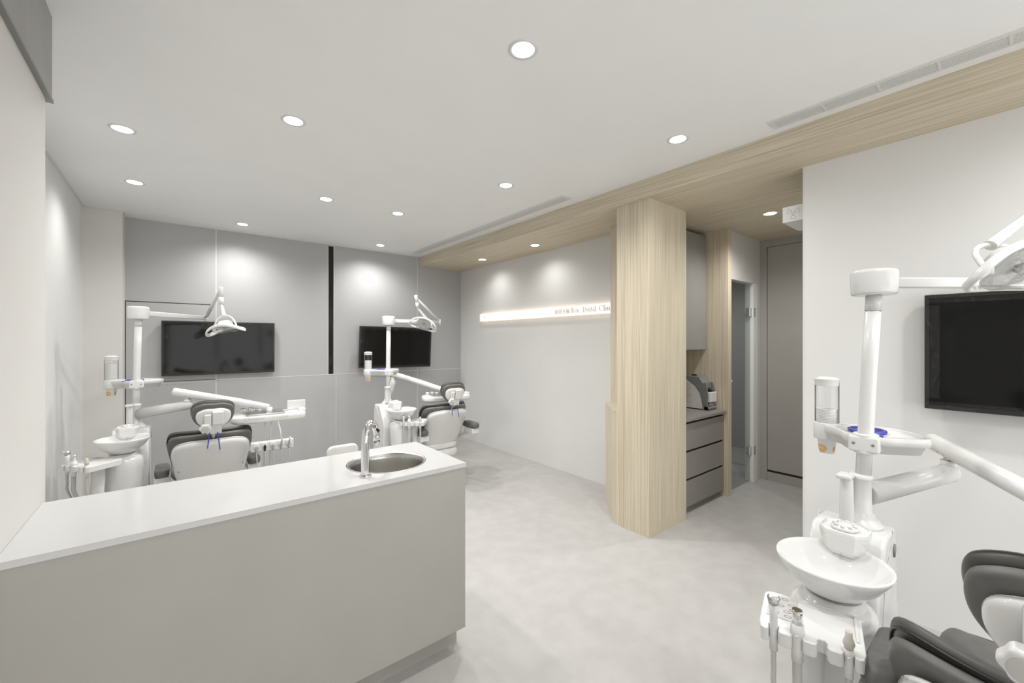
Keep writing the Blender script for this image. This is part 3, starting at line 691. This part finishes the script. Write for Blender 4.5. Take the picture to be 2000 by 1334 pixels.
    for sw, sd_, nn in ((0.035, 0.018, -0.05), (0.045, 0.028, -0.045), (0.055, 0.045, -0.02), (0.065, 0.072, -0.004), (0.06, 0.066, 0.004)):
        R.append([tuple(HP(sw*(1 if x_ > 0 else -1)*abs(x_)**0.6, sd_*(1 if y2 > 0 else -1)*abs(y2)**0.6, nn)) for x_, y2 in [(cos(2*pi*i/28), sin(2*pi*i/28)) for i in range(28)]])
    hb.rings(R); hb.build('light_housing', 'white', U)
    lb = MB(); R = []
    for sw, sd_, nn in ((0.075, 0.066, 0.0045), (0.082, 0.064, 0.012), (0.076, 0.058, 0.030), (0.060, 0.046, 0.038), (0.02, 0.015, 0.040)):
        R.append([tuple(HP(sw*(1 if x_ > 0 else -1)*abs(x_)**0.5, sd_*(1 if y2 > 0 else -1)*abs(y2)**0.5, nn)) for x_, y2 in [(cos(2*pi*i/28), sin(2*pi*i/28)) for i in range(28)]])
    lb.rings(R); lb.build('light_lens', 'lens', U)
    MB().tube([HP(0, 0, 0.010), HP(0, 0, 0.028)], [0.014, 0.012], n=16).build('bulb_shield', 'metal', U)
    for s2 in (-1, 1): MB().tube([HP(s2*0.095, 0.0, 0.006), HP(s2*0.136, 0.0, 0.004)], 0.006, n=10).build('ring_stay', 'white', U)
    # ---- accessory tray with cup dispenser
    tz = zt; px0 = PL(tz).x
    ol = outline([(-0.045, -0.012), (-0.10, 0.075), (-0.16, 0.125), (-0.19, 0.165), (-0.165, 0.20), (-0.11, 0.20), (-0.02, 0.225), (0.05, 0.215), (0.115, 0.165), (0.15, 0.105), (0.145, 0.065), (0.10, 0.02), (0.045, -0.015)], 4)
    ol = [(x+px0, y) for x, y in ol]
    t = MB(); R = []; gx, gy = px0-0.02, 0.10
    for sc_, z in ((0.70, tz-0.062), (0.86, tz-0.058), (0.93, tz-0.030), (1.0, tz-0.028), (1.0, tz-0.002), (0.985, tz), (0.955, tz), (0.94, tz-0.003), (0.93, tz-0.010), (0.3, tz-0.010)):
        R.append([(gx+(x-gx)*sc_, gy+(y-gy)*sc_, z) for x, y in ol])
    t.rings(R); t.build('accessory_tray', 'white', U)
    t = MB(); t.lathe([(0.034, tz-0.060), (0.036, tz-0.056), (0.036, tz+0.002), (0.033, tz+0.006), (0.0225, tz+0.006)], c=(px0, 0, 0), n=28, cap=False); t.box(px0-0.042, -0.036, tz-0.055, px0+0.042, 0.02, tz-0.001, bev=0.008)
    tcl = t.build('tray_clamp', 'white', U)
    for s2 in (-1, 1): MB().lathe([(0.0045, 0), (0.0045, 0.0015), (0.001, 0.0015)], n=12, mtx=frame((px0+s2*0.026, -0.0362, tz-0.026), (1, 0, 0), (0, 0, 1), (0, -1, 0))).build('screw', 'midgrey', tcl)
    dxp, dyp = px0-0.150, 0.158
    MB().lathe([(0.0405, tz-0.062), (0.0435, tz-0.058), (0.0435, tz+0.002), (0.0425, tz+0.004), (0.0365, tz+0.004), (0.0362, tz-0.061), (0.0405, tz-0.062)], c=(dxp, dyp, 0), n=32, cap=False).build('cup_holder', 'white', U)
    MB().lathe([(0.0378, tz+0.0045), (0.0378, tz+0.165)], c=(dxp, dyp, 0), n=32, cap=False).build('cup_tube', 'acrylic', U); cht = bpy.data.objects['cup_tube'] if False else COL.objects[-1]
    for s2 in (-1, 1):
        r_ = MB(); r_.box(dxp+s2*0.0385-0.0012, dyp-0.005, tz+0.0045, dxp+s2*0.0385+0.0012, dyp+0.005, tz+0.164)
        r_.build('tube_edge', 'midgrey', cht)
    MB().lathe([(0.0392, tz+0.150), (0.0398, tz+0.152), (0.0398, tz+0.172), (0.042, tz+0.175), (0.040, tz+0.179), (0.02, tz+0.184), (0.001, tz+0.185)], c=(dxp, dyp, 0), n=32).build('lid', 'white', cht)
    # cups
    global CUP
    for i in range(ncups):
        if CUP is None:
            CUP = cup_mesh().build('paper_cup', 'paper'); c_ = CUP
        else:
            c_ = CUP.copy(); COL.objects.link(c_)
        c_.location = RZ @ Vector((dxp, dyp, tz-0.118 + 0.006*i))
        tag(c_, (ORD[ncups-1-i] + ' paper cup from the top in the clear tube of the ' + words + ' unit') if i else ('printed paper cup hanging out below the cup dispenser of the ' + words + ' unit'), 'cup', 'nested paper cups in the dispensers')
        if i == 0:
            for (ac, rr) in ((radians(152 if rz else -128), 1.0), (radians(250 if rz else -35), 0.35)):
                lc_ = MB(); pr = []; nn = 12
                for j in range(nn+1):
                    q_ = 2*j/nn-1; h_ = 0.0195 + 0.0165*q_*(1 if rr > 0.9 else 0.7); wd = 0.72*rr*math.sqrt(max(0.0, 1-q_*q_))
                    rad_ = 0.0247 + h_*0.1286 + 0.0003
                    pr.append([(rad_*cos(ac+wd*(m_/8-0.5)*2), rad_*sin(ac+wd*(m_/8-0.5)*2), h_) for m_ in range(9)])
                lc_.rings(pr, cap=False, closed=False); lc_.build('print', 'cupart', c_, 'brown printed badge')
                if rr > 0.9:
                    cv = bpy.data.curves.new('print_text', 'FONT'); cv.body = 'TEN'; cv.size = 0.010; cv.align_x = 'CENTER'; tt = bpy.data.objects.new('print_text', cv); COL.objects.link(tt)
                    me = bpy.data.meshes.new_from_object(tt.evaluated_get(bpy.context.evaluated_depsgraph_get())); bpy.data.objects.remove(tt)
                    for v_ in me.vertices:
                        an = ac + v_.co.x/0.028; hh = 0.0175+v_.co.y; r9 = 0.0247+hh*0.1286+0.0007; v_.co = (r9*cos(an), r9*sin(an), hh)
                    me.materials.clear(); me.materials.append(M['paper']); to = bpy.data.objects.new('lettering', me); COL.objects.link(to); to.parent = c_
    # hand mirror lying on the tray
    mc = RZ @ Vector((px0-0.020, 0.125, tz-0.0095))
    hm = thing('hand_mirror', 'round blue-rimmed hand mirror lying on the accessory tray of the ' + words + ' unit', 'mirror', mc, rz + handle_a, 'blue hand mirrors')
    MB().lathe([(0.047, 0.001), (0.055, 0.0), (0.057, 0.004), (0.056, 0.010), (0.050, 0.012), (0.047, 0.010), (0.047, 0.001)], n=40, cap=False).build('rim', 'blue', hm)
    MB().lathe([(0.0469, 0.002), (0.0469, 0.007), (0.001, 0.007)], n=40).build('glass', 'silver', hm)
    MB().box(0.054, -0.008, 0.001, 0.112, 0.008, 0.009, bev=0.003).build('handle', 'blue', hm)
    # ---- delivery arm
    E_ = Vector(elbow); A0 = Vector((0, 0, 0.945))
    dd = (E_-A0); dh = Vector((dd.x, dd.y, 0)).normalized()
    st = A0 + dh*0.028
    MB().tube([st, E_ - dd.normalized()*0.05, E_, E_+dh*0.022+Vector((0, 0, 0.002)), E_+dh*0.034+Vector((0, 0, 0.004))], [0.037, 0.034, 0.034, 0.026, 0.006], n=24).build('lower_arm', 'white', U)
    MB().tube([E_+Vector((0, 0, 0.02)), E_+Vector((0, 0, 0.046))], 0.023, n=20).build('arm_pivot', 'white', U)
    MB().tube([E_+Vector((0, 0, 0.0461)), E_+Vector((0, 0, 0.058))], 0.014, n=16).build('pivot_pin', 'chrome', U)
    F_ = Vector(arm_end); G0 = E_+Vector((0, 0, 0.085)); fd = (F_-G0).normalized()
    MB().tube([G0-fd*0.090, G0-fd*0.087, G0-fd*0.075, G0.lerp(F_, 0.6), F_-fd*0.03, F_], [0.020, 0.029, 0.031, 0.030, 0.024, 0.020], n=24).build('upper_arm', 'white', U); UA = COL.objects[-1]
    sv = fd.cross(Vector((0, 0, 1))).normalized(); camdir = -1 if sv.dot(Vector(RZ.inverted() @ Vector((0, 0, 1.3)))-G0) < 0 else 1
    for kk in (-0.01, 0.015): MB().tube([G0+fd*kk+sv*camdir*0.027-Vector((0, 0, 0.012)), G0+fd*kk+sv*camdir*0.031-Vector((0, 0, 0.0125))], 0.0035, n=10).build('screw', 'chrome', UA)
    # delivery table
    TC = Vector((F_.x, F_.y, 0)); TA = Matrix.Translation((F_.x, F_.y, 0)) @ Matrix.Rotation(radians(table_a), 4, 'Z')
    zt2 = 0.915
    MB().pad(outline([(-0.24, -0.10), (-0.23, 0.10), (-0.10, 0.145), (0.10, 0.145), (0.23, 0.10), (0.25, -0.02), (0.22, -0.10), (0.0, -0.13)], 5), zt2-0.055, zt2, 0.02, mtx=TA).build('delivery_table', 'white', U)
    MB().tube([F_, Vector((F_.x, F_.y, zt2-0.002))], 0.022, n=18).build('table_post', 'white', U)
    MB().pad(rrect(0.26, 0.17, 0.02, 5, -0.03, -0.02), zt2+0.0005, zt2+0.010, 0.004, mtx=TA).build('instrument_tray', 'metal', U)
    f = MB(); v = [[(-0.18+0.30*i/20, -0.125-0.012*random.random(), zt2-0.03+0.045*j/5) for i in range(21)] for j in range(6)]; f.rings(v, cap=False, closed=False, mtx=TA)
    v = [[(-0.18+0.30*i/20, -0.125+0.2*j/8, zt2+0.014+0.006*random.random()) for i in range(21)] for j in range(9)]; f.rings(v, cap=False, closed=False, mtx=TA)
    f.build('protective_film', 'film', U, 'crinkled clear film over the instrument tray')
    for kx in (-0.17, -0.12, -0.07):
        q = MB(); q.lathe([(0.020, zt2), (0.021, zt2+0.028), (0.019, zt2+0.03)], c=(kx, 0.085, 0), n=20, mtx=TA); gp = q.build('gauge_pot', 'white', U)
        q = MB(); q.lathe([(0.0212, zt2+0.029), (0.0212, zt2+0.036), (0.015, zt2+0.038)], c=(kx, 0.085, 0), n=20, mtx=TA); q.lathe([(0.003, zt2+0.037), (0.003, zt2+0.05)], c=(kx, 0.085, 0), n=10, mtx=TA); q.build('lid', 'chrome', gp)
    MB().box(0.205, -0.05, zt2-0.035, 0.255, 0.03, zt2+0.022, bev=0.010, mtx=TA).build('table_handle', 'white', U)
    if holder:
        hx, hy, hz, ha = holder
        HM = Matrix.Translation((hx, hy, hz)) @ Matrix.Rotation(radians(ha), 4, 'Z')
        q = MB(); q.box(-0.14, 0.0, -0.035, 0.14, 0.040, 0.035, bev=0.008, mtx=HM)
        for i in range(5):
            q.lathe([(0.019, -0.001), (0.021, 0.004), (0.016, 0.0065), (0.001, 0.0065)], n=18, mtx=HM @ frame((-0.106+0.053*i, -0.000, 0.008), (1, 0, 0), (0, 0, 1), (0, -1, 0)), sy=1.15)
        q.build('instrument_holder', 'white', U)
        MB().tube([HM @ Vector((0.06, 0.03, 0)), HM @ Vector((0.06, 0.07, 0.08)), Vector((hx+0.05, hy+0.10, zt2-0.05))], 0.006, n=12).build('holder_bracket', 'pale', U)
        kinds = ['syringe', 'suction_small', 'suction_small', 'turbine', 'turbine']
        wl = ['leftmost tool with black collar', 'second tool from the left', 'middle short tool', 'fourth slim silver tool', 'rightmost slim silver tool']
        for i in range(5):
            p = RZ @ (HM @ Vector((-0.106+0.053*i, -0.016, 0.0)))
            en = RZ @ Vector((hx-0.02+0.02*i, hy+0.03, 0.42))
            tl = thing('dental_handpiece', wl[i] + ' in the holder under the table of the ' + words + ' unit', 'dental tool', p, 0, 'tools in the delivery holder')
            if i >= 3: MB().tube([(0, 0, -0.03), (0, 0, 0.0), (0.004, 0, 0.03), (0.008, 0, 0.055)], [0.006, 0.008, 0.006, 0.004], n=12).build('body', 'metal', tl)
            else: MB().tube([(0, 0, -0.03), (0, 0, 0.0), (0, -0.004, 0.012)], [0.006, 0.009, 0.007], n=12).build('body', 'black' if i == 1 else 'metal', tl)
            e_ = en-p
            MB().tube([Vector((0, 0, -0.0301)), Vector((0, 0, -0.09))+e_*0.05, e_*0.5+Vector((-0.02, 0, -0.16)), e_], 0.0042, n=10, smoothp=6).build('hose', 'hose', tl)
        MB().tube([(hx-0.03, hy+0.12, zt2-0.05), (hx-0.04, hy+0.10, 0.7), (hx-0.05, hy+0.06, 0.45)], 0.0045, n=10, smoothp=5).build('supply_hose', 'hose', U)
        MB().tube([(hx+0.01, hy+0.12, zt2-0.05), (hx+0.0, hy+0.10, 0.75), (hx-0.01, hy+0.06, 0.45)], 0.0045, n=10, smoothp=5).build('supply_hose', 'hose', U)
        # film viewer standing on the table
        fv = MB().box(0.135, 0.055, zt2+0.0005, 0.27, 0.072, zt2+0.078, bev=0.005, mtx=TA).build('film_viewer', 'white', U)
        MB().box(0.147, 0.0535, zt2+0.012, 0.258, 0.0548, zt2+0.067, mtx=TA).build('panel', 'ceramic', fv)
    # ---- assistant tray: slotted plate, slots on its -y edge
    ax, ay = tray_c; AM = Matrix.Translation((ax, ay, 0.722)) @ Matrix.Rotation(radians(tray_a), 4, 'Z')
    w2, h2 = 0.112, 0.10
    sl = [-0.078, -0.026, 0.026, 0.078]; pts = [(-w2, -h2+0.012)]
    pts = [(-w2+0.0, -h2+0.03), (-w2+0.006, -h2+0.004)]
    for s2 in sl:
        pts += [(s2-0.015, -h2), (s2-0.010, -h2+0.010), (s2-0.011, -h2+0.024), (s2-0.006, -h2+0.032), (s2+0.006, -h2+0.032), (s2+0.011, -h2+0.024), (s2+0.010, -h2+0.010), (s2+0.015, -h2)]
    pts += [(w2-0.006, -h2+0.004), (w2, -h2+0.03), (w2, h2-0.02), (w2-0.006, h2-0.006), (w2-0.02, h2), (-w2+0.02, h2), (-w2+0.006, h2-0.006), (-w2, h2-0.02)]
    MB().prism(pts, 0.035, AM @ Matrix.Translation((0, 0, -0.035)), bev=0.003, seg=2).build('assistant_tray', 'white', U)
    q = MB(); z_ = 0.0
    for (x0, y0, x1, y1) in ((-0.010, h2-0.012, w2-0.012, h2-0.006), (w2-0.016, -0.03, w2-0.010, h2-0.012)): q.box(x0, y0, 0.0, x1, y1, 0.003, bev=0.001, mtx=AM)
    q.build('tray_rib', 'white', U)
    MB().box(-w2+0.014, -0.035, 0.0, -0.030, h2-0.016, 0.0018, bev=0.0006, mtx=AM).build('keypad', 'pale', U, 'grey membrane keypad with round buttons'); kp = COL.objects[-1]
    for i, (kx, ky) in enumerate([(-0.085, 0.055), (-0.060, 0.068), (-0.043, 0.045), (-0.068, 0.030), (-0.088, 0.015), (-0.052, 0.005), (-0.040, 0.020), (-0.078, -0.012), (-0.050, -0.018)]):
        q = MB(); q.lathe([(0.0085, 0.0018), (0.0085, 0.0024), (0.0068, 0.0024), (0.0068, 0.0019)], c=(kx, ky, 0), n=18, sy=0.7, cap=False, mtx=AM)
        q.build('button', 'midgrey', kp)
    arm0 = AM @ Vector((0.0, 0.03, -0.0355)); arm1 = Vector((arm0.x, arm0.y, 0.50)); base_ = Vector((bx, by+0.02, 0.42))
    q = MB(); q.tube([arm0, arm0.lerp(arm1, 0.5), arm1, arm1.lerp(base_, 0.5)+Vector((0, 0, -0.04)), base_], [0.024, 0.022, 0.022, 0.022, 0.022], n=16, smoothp=5, flat=1.5); q.build('tray_arm', 'white', U)
    if tools:
        up = Vector((0, 0, 1)); hb_ = RZ @ Vector((bx*0.5, by-0.02, 0.35))
        for s2, kd, lb_ in ((sl[0], 'syringe', 'air water syringe with angled chrome nozzle on the assistant tray'), (sl[1], 'suction_large', 'wide suction handpiece with chrome tip on the assistant tray'), (sl[3], 'suction_small', 'slim suction handpiece with beige tip on the assistant tray')):
            p = RZ @ (AM @ Vector((s2, -h2+0.020, -0.012)))
            handpiece(p, (0.0, 0.0, 1), kd, lb_ + ' of the ' + words + ' unit', hb_, 'handpieces on the assistant trays')
    return U

UL = unit('left white dental unit with spittoon and light arm, standing near the left wall', (-0.238, 4.158), 0, 0.020, (-0.045, -0.33), (-0.174, -0.464), -51,
     (0.30, -0.23, 1.005), (0.81, -0.38, 0.96), -3, (0.452, 0.625, 1.697), (0.519, 0.045, 1.92), (0.545, -0.074, 1.60),
     (0.80, -0.60, 0.16), (-0.02, -0.10, -1), 29, 1.19, 'left', holder=(0.80, -0.60, 0.70, -3), handle_a=radians(-120))
UM = unit('middle white dental unit with light arm, before the tilted monitor on the grey wall', (1.691, 4.134), 0, 0.012, (0.0, -0.34), (0.080, -0.44), -39,
     (0.20, 0.335, 1.03), (0.53, -0.26, 0.96), -10, (0.678, 0.148, 1.705), (0.318, 0.027, 1.97), (0.395, -0.025, 1.675),
     (0.80, -0.55, -0.25), (-0.45, -0.65, -0.75), 24, 1.19, 'middle', handle_a=radians(180))
UR = unit('large white dental unit nearest the camera, at the right before the light wall', (1.864, 0.368), radians(-90), 0.045, (0.0, -0.335), (-0.003, -0.528), 15,
     (0.185, 0.340, 0.998), (0.627, -0.172, 0.95), 0, (0.48, 0.60, 1.685), (0.41, 0.10, 2.00), (0.348, -0.132, 1.682),
     (0.6276, 0.7786, 0.03), (0.70, -0.56, -1), 18, 1.155, 'right', handle_a=radians(-60), hub=(1.638, 1.726))
ub = thing('utility_box', 'low white rounded floor box behind the right dental unit', 'floor box', (2.52, 0.47, 0))
MB().pad(rrect(0.16, 0.20, 0.05, 6), 0.0, 0.31, 0.03).build('cover', 'white', ub)

# ================================================================== dental chairs
def chair(label, loc, rz, words, head_yaw=0, lift=0.0, ky=0.0, hr=0.0, arm=(0.28, 0.42, 0.515)):
    C_ = thing('dental_chair', label, 'dental chair', (loc[0], loc[1], 0), rz, 'reclining dental chairs')
    MB().pad([(x*1.0, y+0.47) for x, y in rrect(0.42, 0.92, 0.16, 8)], 0.0, 0.05, 0.02).build('base_plate', 'whitem', C_)
    MB().pad([(x, y+0.50) for x, y in rrect(0.26, 0.42, 0.08, 6)], 0.0505, 0.36+lift, 0.03).build('lift_column', 'white', C_)
    # seat
    sa = Matrix.Translation((0, 0.60, lift))
    MB().pad(rrect(0.40, 0.78, 0.12, 8), 0.365, 0.43, 0.025, mtx=sa).build('seat_shell', 'white', C_)
    so = outline([(-0.18, -0.20), (-0.235, -0.08), (-0.235, 0.15), (-0.225, 0.36), (-0.15, 0.40), (0.15, 0.40), (0.225, 0.36), (0.235, 0.15), (0.235, -0.08), (0.18, -0.20), (0.0, -0.22)], 5)
    MB().pad(so, 0.431, 0.485, 0.02, mtx=sa, bend=lambda x, y: 0.35*x*x).build('seat_cushion', 'leatherm', C_)
    # leg rest sloping down
    lm = frame((0, 1.02, 0.45+lift), (1, 0, 0), (0, 0.86, -0.5), (0, 0.5, 0.86))
    MB().pad([(x, y+0.25) for x, y in rrect(0.42, 0.52, 0.10, 6)], -0.03, 0.03, 0.02, mtx=lm).build('leg_rest', 'leatherm', C_)
    # backrest, v up along the back, n towards the rear
    v = Vector((0, -0.50, 0.866)); nr = Vector((0, -0.866, -0.50)); B0 = Vector((0, 0.335, 0.345+lift))
    bm_ = frame(B0, (-1, 0, 0), v, nr)
    sh = outline([(-0.10, 0.0), (-0.165, 0.06), (-0.205, 0.18), (-0.224, 0.31), (-0.230, 0.40), (-0.205, 0.475), (-0.12, 0.522), (0.0, 0.534), (0.12, 0.522), (0.205, 0.475), (0.230, 0.40), (0.224, 0.31), (0.205, 0.18), (0.165, 0.06), (0.10, 0.0), (0, -0.015)], 5)
    MB().pad(sh, 0.0, 0.055, 0.028, mtx=bm_, bend=lambda x, y: -1.1*x*x, puff=0.004).build('backrest_shell', 'ceramic', C_)
    cs = outline([(-0.09, 0.05), (-0.155, 0.11), (-0.213, 0.22), (-0.242, 0.34), (-0.250, 0.425), (-0.222, 0.497), (-0.12, 0.540), (0.0, 0.555), (0.12, 0.540), (0.222, 0.497), (0.250, 0.425), (0.242, 0.34), (0.213, 0.22), (0.155, 0.11), (0.09, 0.05), (0, 0.04)], 5)
    MB().pad(cs, -0.030, -0.001, 0.010, mtx=bm_, bend=lambda x, y: -1.3*x*x).build('backrest_edge', 'leatherm', C_)
    cs2 = [(x*1.015, (y-0.3)*1.04+0.3) for x, y in cs]
    MB().pad(cs2, -0.066, -0.031, 0.017, mtx=bm_, bend=lambda x, y: -1.5*x*x).build('backrest_cushion', 'leather', C_); bc_ = COL.objects[-1]
    for s2 in (-1, 1): MB().lathe([(0.006, 0.0), (0.006, 0.003), (0.001, 0.003)], n=12, mtx=bm_ @ Matrix.Translation((s2*0.190, 0.27, 0.018))).build('shell_screw', 'metal', C_)
    # piping seam along the cushion rim
    sp = [bm_ @ Vector((x*0.985, (y-0.3)*0.985+0.3, -0.0305-1.5*x*x)) for x, y in cs2]
    MB().tube(sp+[sp[0]], 0.004, n=6).build('piping', 'black', bc_)
    # headrest
    H0 = Vector((0, 0.0, 0.965+lift+hr)); hv = Vector((0.0, -0.28, 0.96)).normalized(); hn = Vector((0, -0.96, -0.28)).normalized()
    hm_ = Matrix.Translation(H0) @ Matrix.Rotation(radians(head_yaw), 4, 'Z') @ frame((0, 0, 0), (-1, 0, 0), hv, hn)
    ho = outline([(-0.066, -0.080), (-0.108, -0.040), (-0.122, 0.010), (-0.110, 0.058), (-0.06, 0.086), (0.0, 0.088), (0.06, 0.086), (0.110, 0.058), (0.122, 0.010), (0.108, -0.040), (0.066, -0.080), (0, -0.092)], 6)
    MB().pad([(x*0.82, y*0.80-0.008) for x, y in ho], 0.0, 0.030, 0.020, mtx=hm_, bend=lambda x, y: -1.3*x*x).build('headrest_shell', 'ceramic', C_)
    MB().pad(ho, -0.028, -0.001, 0.010, mtx=hm_, bend=lambda x, y: -1.3*x*x).build('headrest_edge', 'leatherm', C_)
    MB().pad([(x*1.04, y*1.04+0.006) for x, y in ho], -0.062, -0.029, 0.018, mtx=hm_, bend=lambda x, y: -1.3*x*x).build('headrest_cushion', 'leather', C_)
    hk2 = hm_ @ Matrix.Translation((0, ky, 0)); q = MB(); q.box(-0.055, -0.045, 0.031, 0.010, 0.052, 0.052, bev=0.008, mtx=hk2); q.box(-0.045, -0.115, 0.028, 0.040, -0.046, 0.040, bev=0.003, mtx=hk2)
    q.build('headrest_bracket', 'white', C_)
    q = MB(); q.box(0.014, -0.06, 0.031, 0.056, 0.034, 0.050, bev=0.010, mtx=hk2); q.build('headrest_clamp', 'white', C_)
    kn = []
    for i in range(48):
        a = 2*pi*i/48; r = 0.032*(1+0.07*cos(6*a)); kn.append((r*cos(a), r*sin(a)))
    MB().pad([(x+0.048, y-0.058) for x, y in kn], 0.051, 0.078, 0.007, mtx=hk2).build('headrest_knob', 'white', C_); hk_ = COL.objects[-1]
    MB().lathe([(0.0235, 0.0782), (0.0235, 0.0792), (0.022, 0.0796), (0.001, 0.0796)], c=(0.048, -0.058, 0), n=32, mtx=hk2).build('cap', 'pale', hk_)
    # neck bar into the backrest
    MB().tube([hm_ @ Vector((0, -0.10, 0.03)), bm_ @ Vector((0, 0.50, -0.01))], 0.012, n=10).build('neck_bar', 'metal', C_)
    # armrests
    for s2, bk in ((-1, 0.0), (1, 0.0)):
        am = Matrix.Translation((s2*arm[0], arm[1]+bk, arm[2]+lift))
        MB().pad(rrect(0.085, 0.25, 0.035, 6), 0.0, 0.058, 0.026, mtx=am).build('armrest', 'leatherm', C_)
        q = MB(); q.box(-0.045, -0.10, -0.052, 0.045, 0.06, -0.001, bev=0.004, mtx=am); q.tube([am @ Vector((0, 0.0, -0.05)), Vector((s2*0.26, 0.44, 0.42+lift)), Vector((s2*0.17, 0.46, 0.395+lift))], 0.022, n=14, smoothp=4)
        q.build('armrest_bracket', 'white', C_)
    # hinge cover at the bottom of the back
    MB().pad(outline([(-0.17, 0.0), (-0.19, 0.10), (-0.12, 0.24), (0.12, 0.24), (0.19, 0.10), (0.17, 0.0), (0.0, -0.06)], 5), 0.27, 0.364, 0.04, mtx=Matrix.Translation((0, 0.24, lift))).build('hinge_cover', 'white', C_)
    return C_, Matrix.Translation((loc[0], loc[1], 0)) @ Matrix.Rotation(rz, 4, 'Z') @ hm_
c1, h1 = chair('left dental chair seen from behind, white back shell and dark cushions, facing the grey wall', (0.199, 3.526), 0, 'left')
c2, h2 = chair('middle dental chair seen from behind beyond the end of the counter, facing the grey wall', (2.150, 3.577), 0, 'middle', head_yaw=-8, arm=(0.295, 0.16, 0.568))
c3, h3 = chair('right dental chair cut off by the lower right corner of the photo', (1.06, -0.05), radians(-90), 'right', lift=0.018, ky=0.04, hr=0.04, arm=(0.265, 0.33, 0.635))
def bib(hm_, label):
    t = thing('bib_clip_chain', label, 'bib clip', hm_ @ Vector((0, -0.11, 0.044)), 0, 'blue bib clip chains')
    o0 = hm_ @ Vector((0, -0.11, 0.044))
    for s2, ln in ((0.028, 0.075), (-0.026, 0.095)):
        p = [hm_ @ Vector((s2*0.8, -0.10, 0.045)), hm_ @ Vector((s2, -0.125, 0.056)), hm_ @ Vector((s2*1.1, -0.16, 0.066)), hm_ @ Vector((s2*(1.3), -0.12-ln, 0.088))]
        p = [x-o0 for x in p]
        MB().tube(p, 0.0036, n=8, smoothp=4).build('cord', 'blue', t)
        q = p[-1]; MB().tube([q, q+Vector((s2*0.1, -0.002, -0.012)), q+Vector((-s2*0.4, -0.004, -0.034))], [0.002, 0.005, 0.0025], n=8, flat=0.5).build('clip', 'chrome', t)
bib(h1, 'blue bib cord with metal clips hanging behind the headrest of the left chair')
bib(h2, 'blue bib cord with clips hanging behind the headrest of the middle chair')

# stool behind the counter
st = thing('dental_stool', 'white stool whose rounded back peeks over the counter beside the faucet', 'stool', (1.03, 3.55, 0))
bk = frame((0, -0.14, 0.53), (1, 0, 0), (0, 0, 1), (0, -1, 0))
MB().pad(rrect(0.24, 0.26, 0.05, 6), -0.02, 0.02, 0.016, mtx=bk, bend=lambda x, y: -1.5*x*x).build('backrest', 'whitem', st)
MB().pad(rrect(0.36, 0.36, 0.16, 8, 0, 0.06), 0.42, 0.48, 0.02).build('seat', 'whitem', st)
MB().tube([(0, 0.06, 0.415), (0, 0.06, 0.08)], 0.025, n=14).build('gas_column', 'metal', st)
MB().tube([(0, -0.115, 0.47), (0, -0.10, 0.40), (0, 0.0, 0.405)], 0.012, n=10).build('back_bar', 'metal', st)
for k in range(5):
    a = 2*pi*k/5+0.3; q = MB(); q.tube([(0.0+0.028*cos(a), 0.06+0.028*sin(a), 0.085), (0.25*cos(a), 0.06+0.25*sin(a), 0.065)], [0.018, 0.013], n=10); q.build('leg', 'metal', st)
    MB().lathe([(0.012, 0), (0.025, 0.008), (0.025, 0.042), (0.012, 0.05)], c=(0.25*cos(a), 0.06+0.25*sin(a), 0.0), n=14).build('caster', 'black', st)
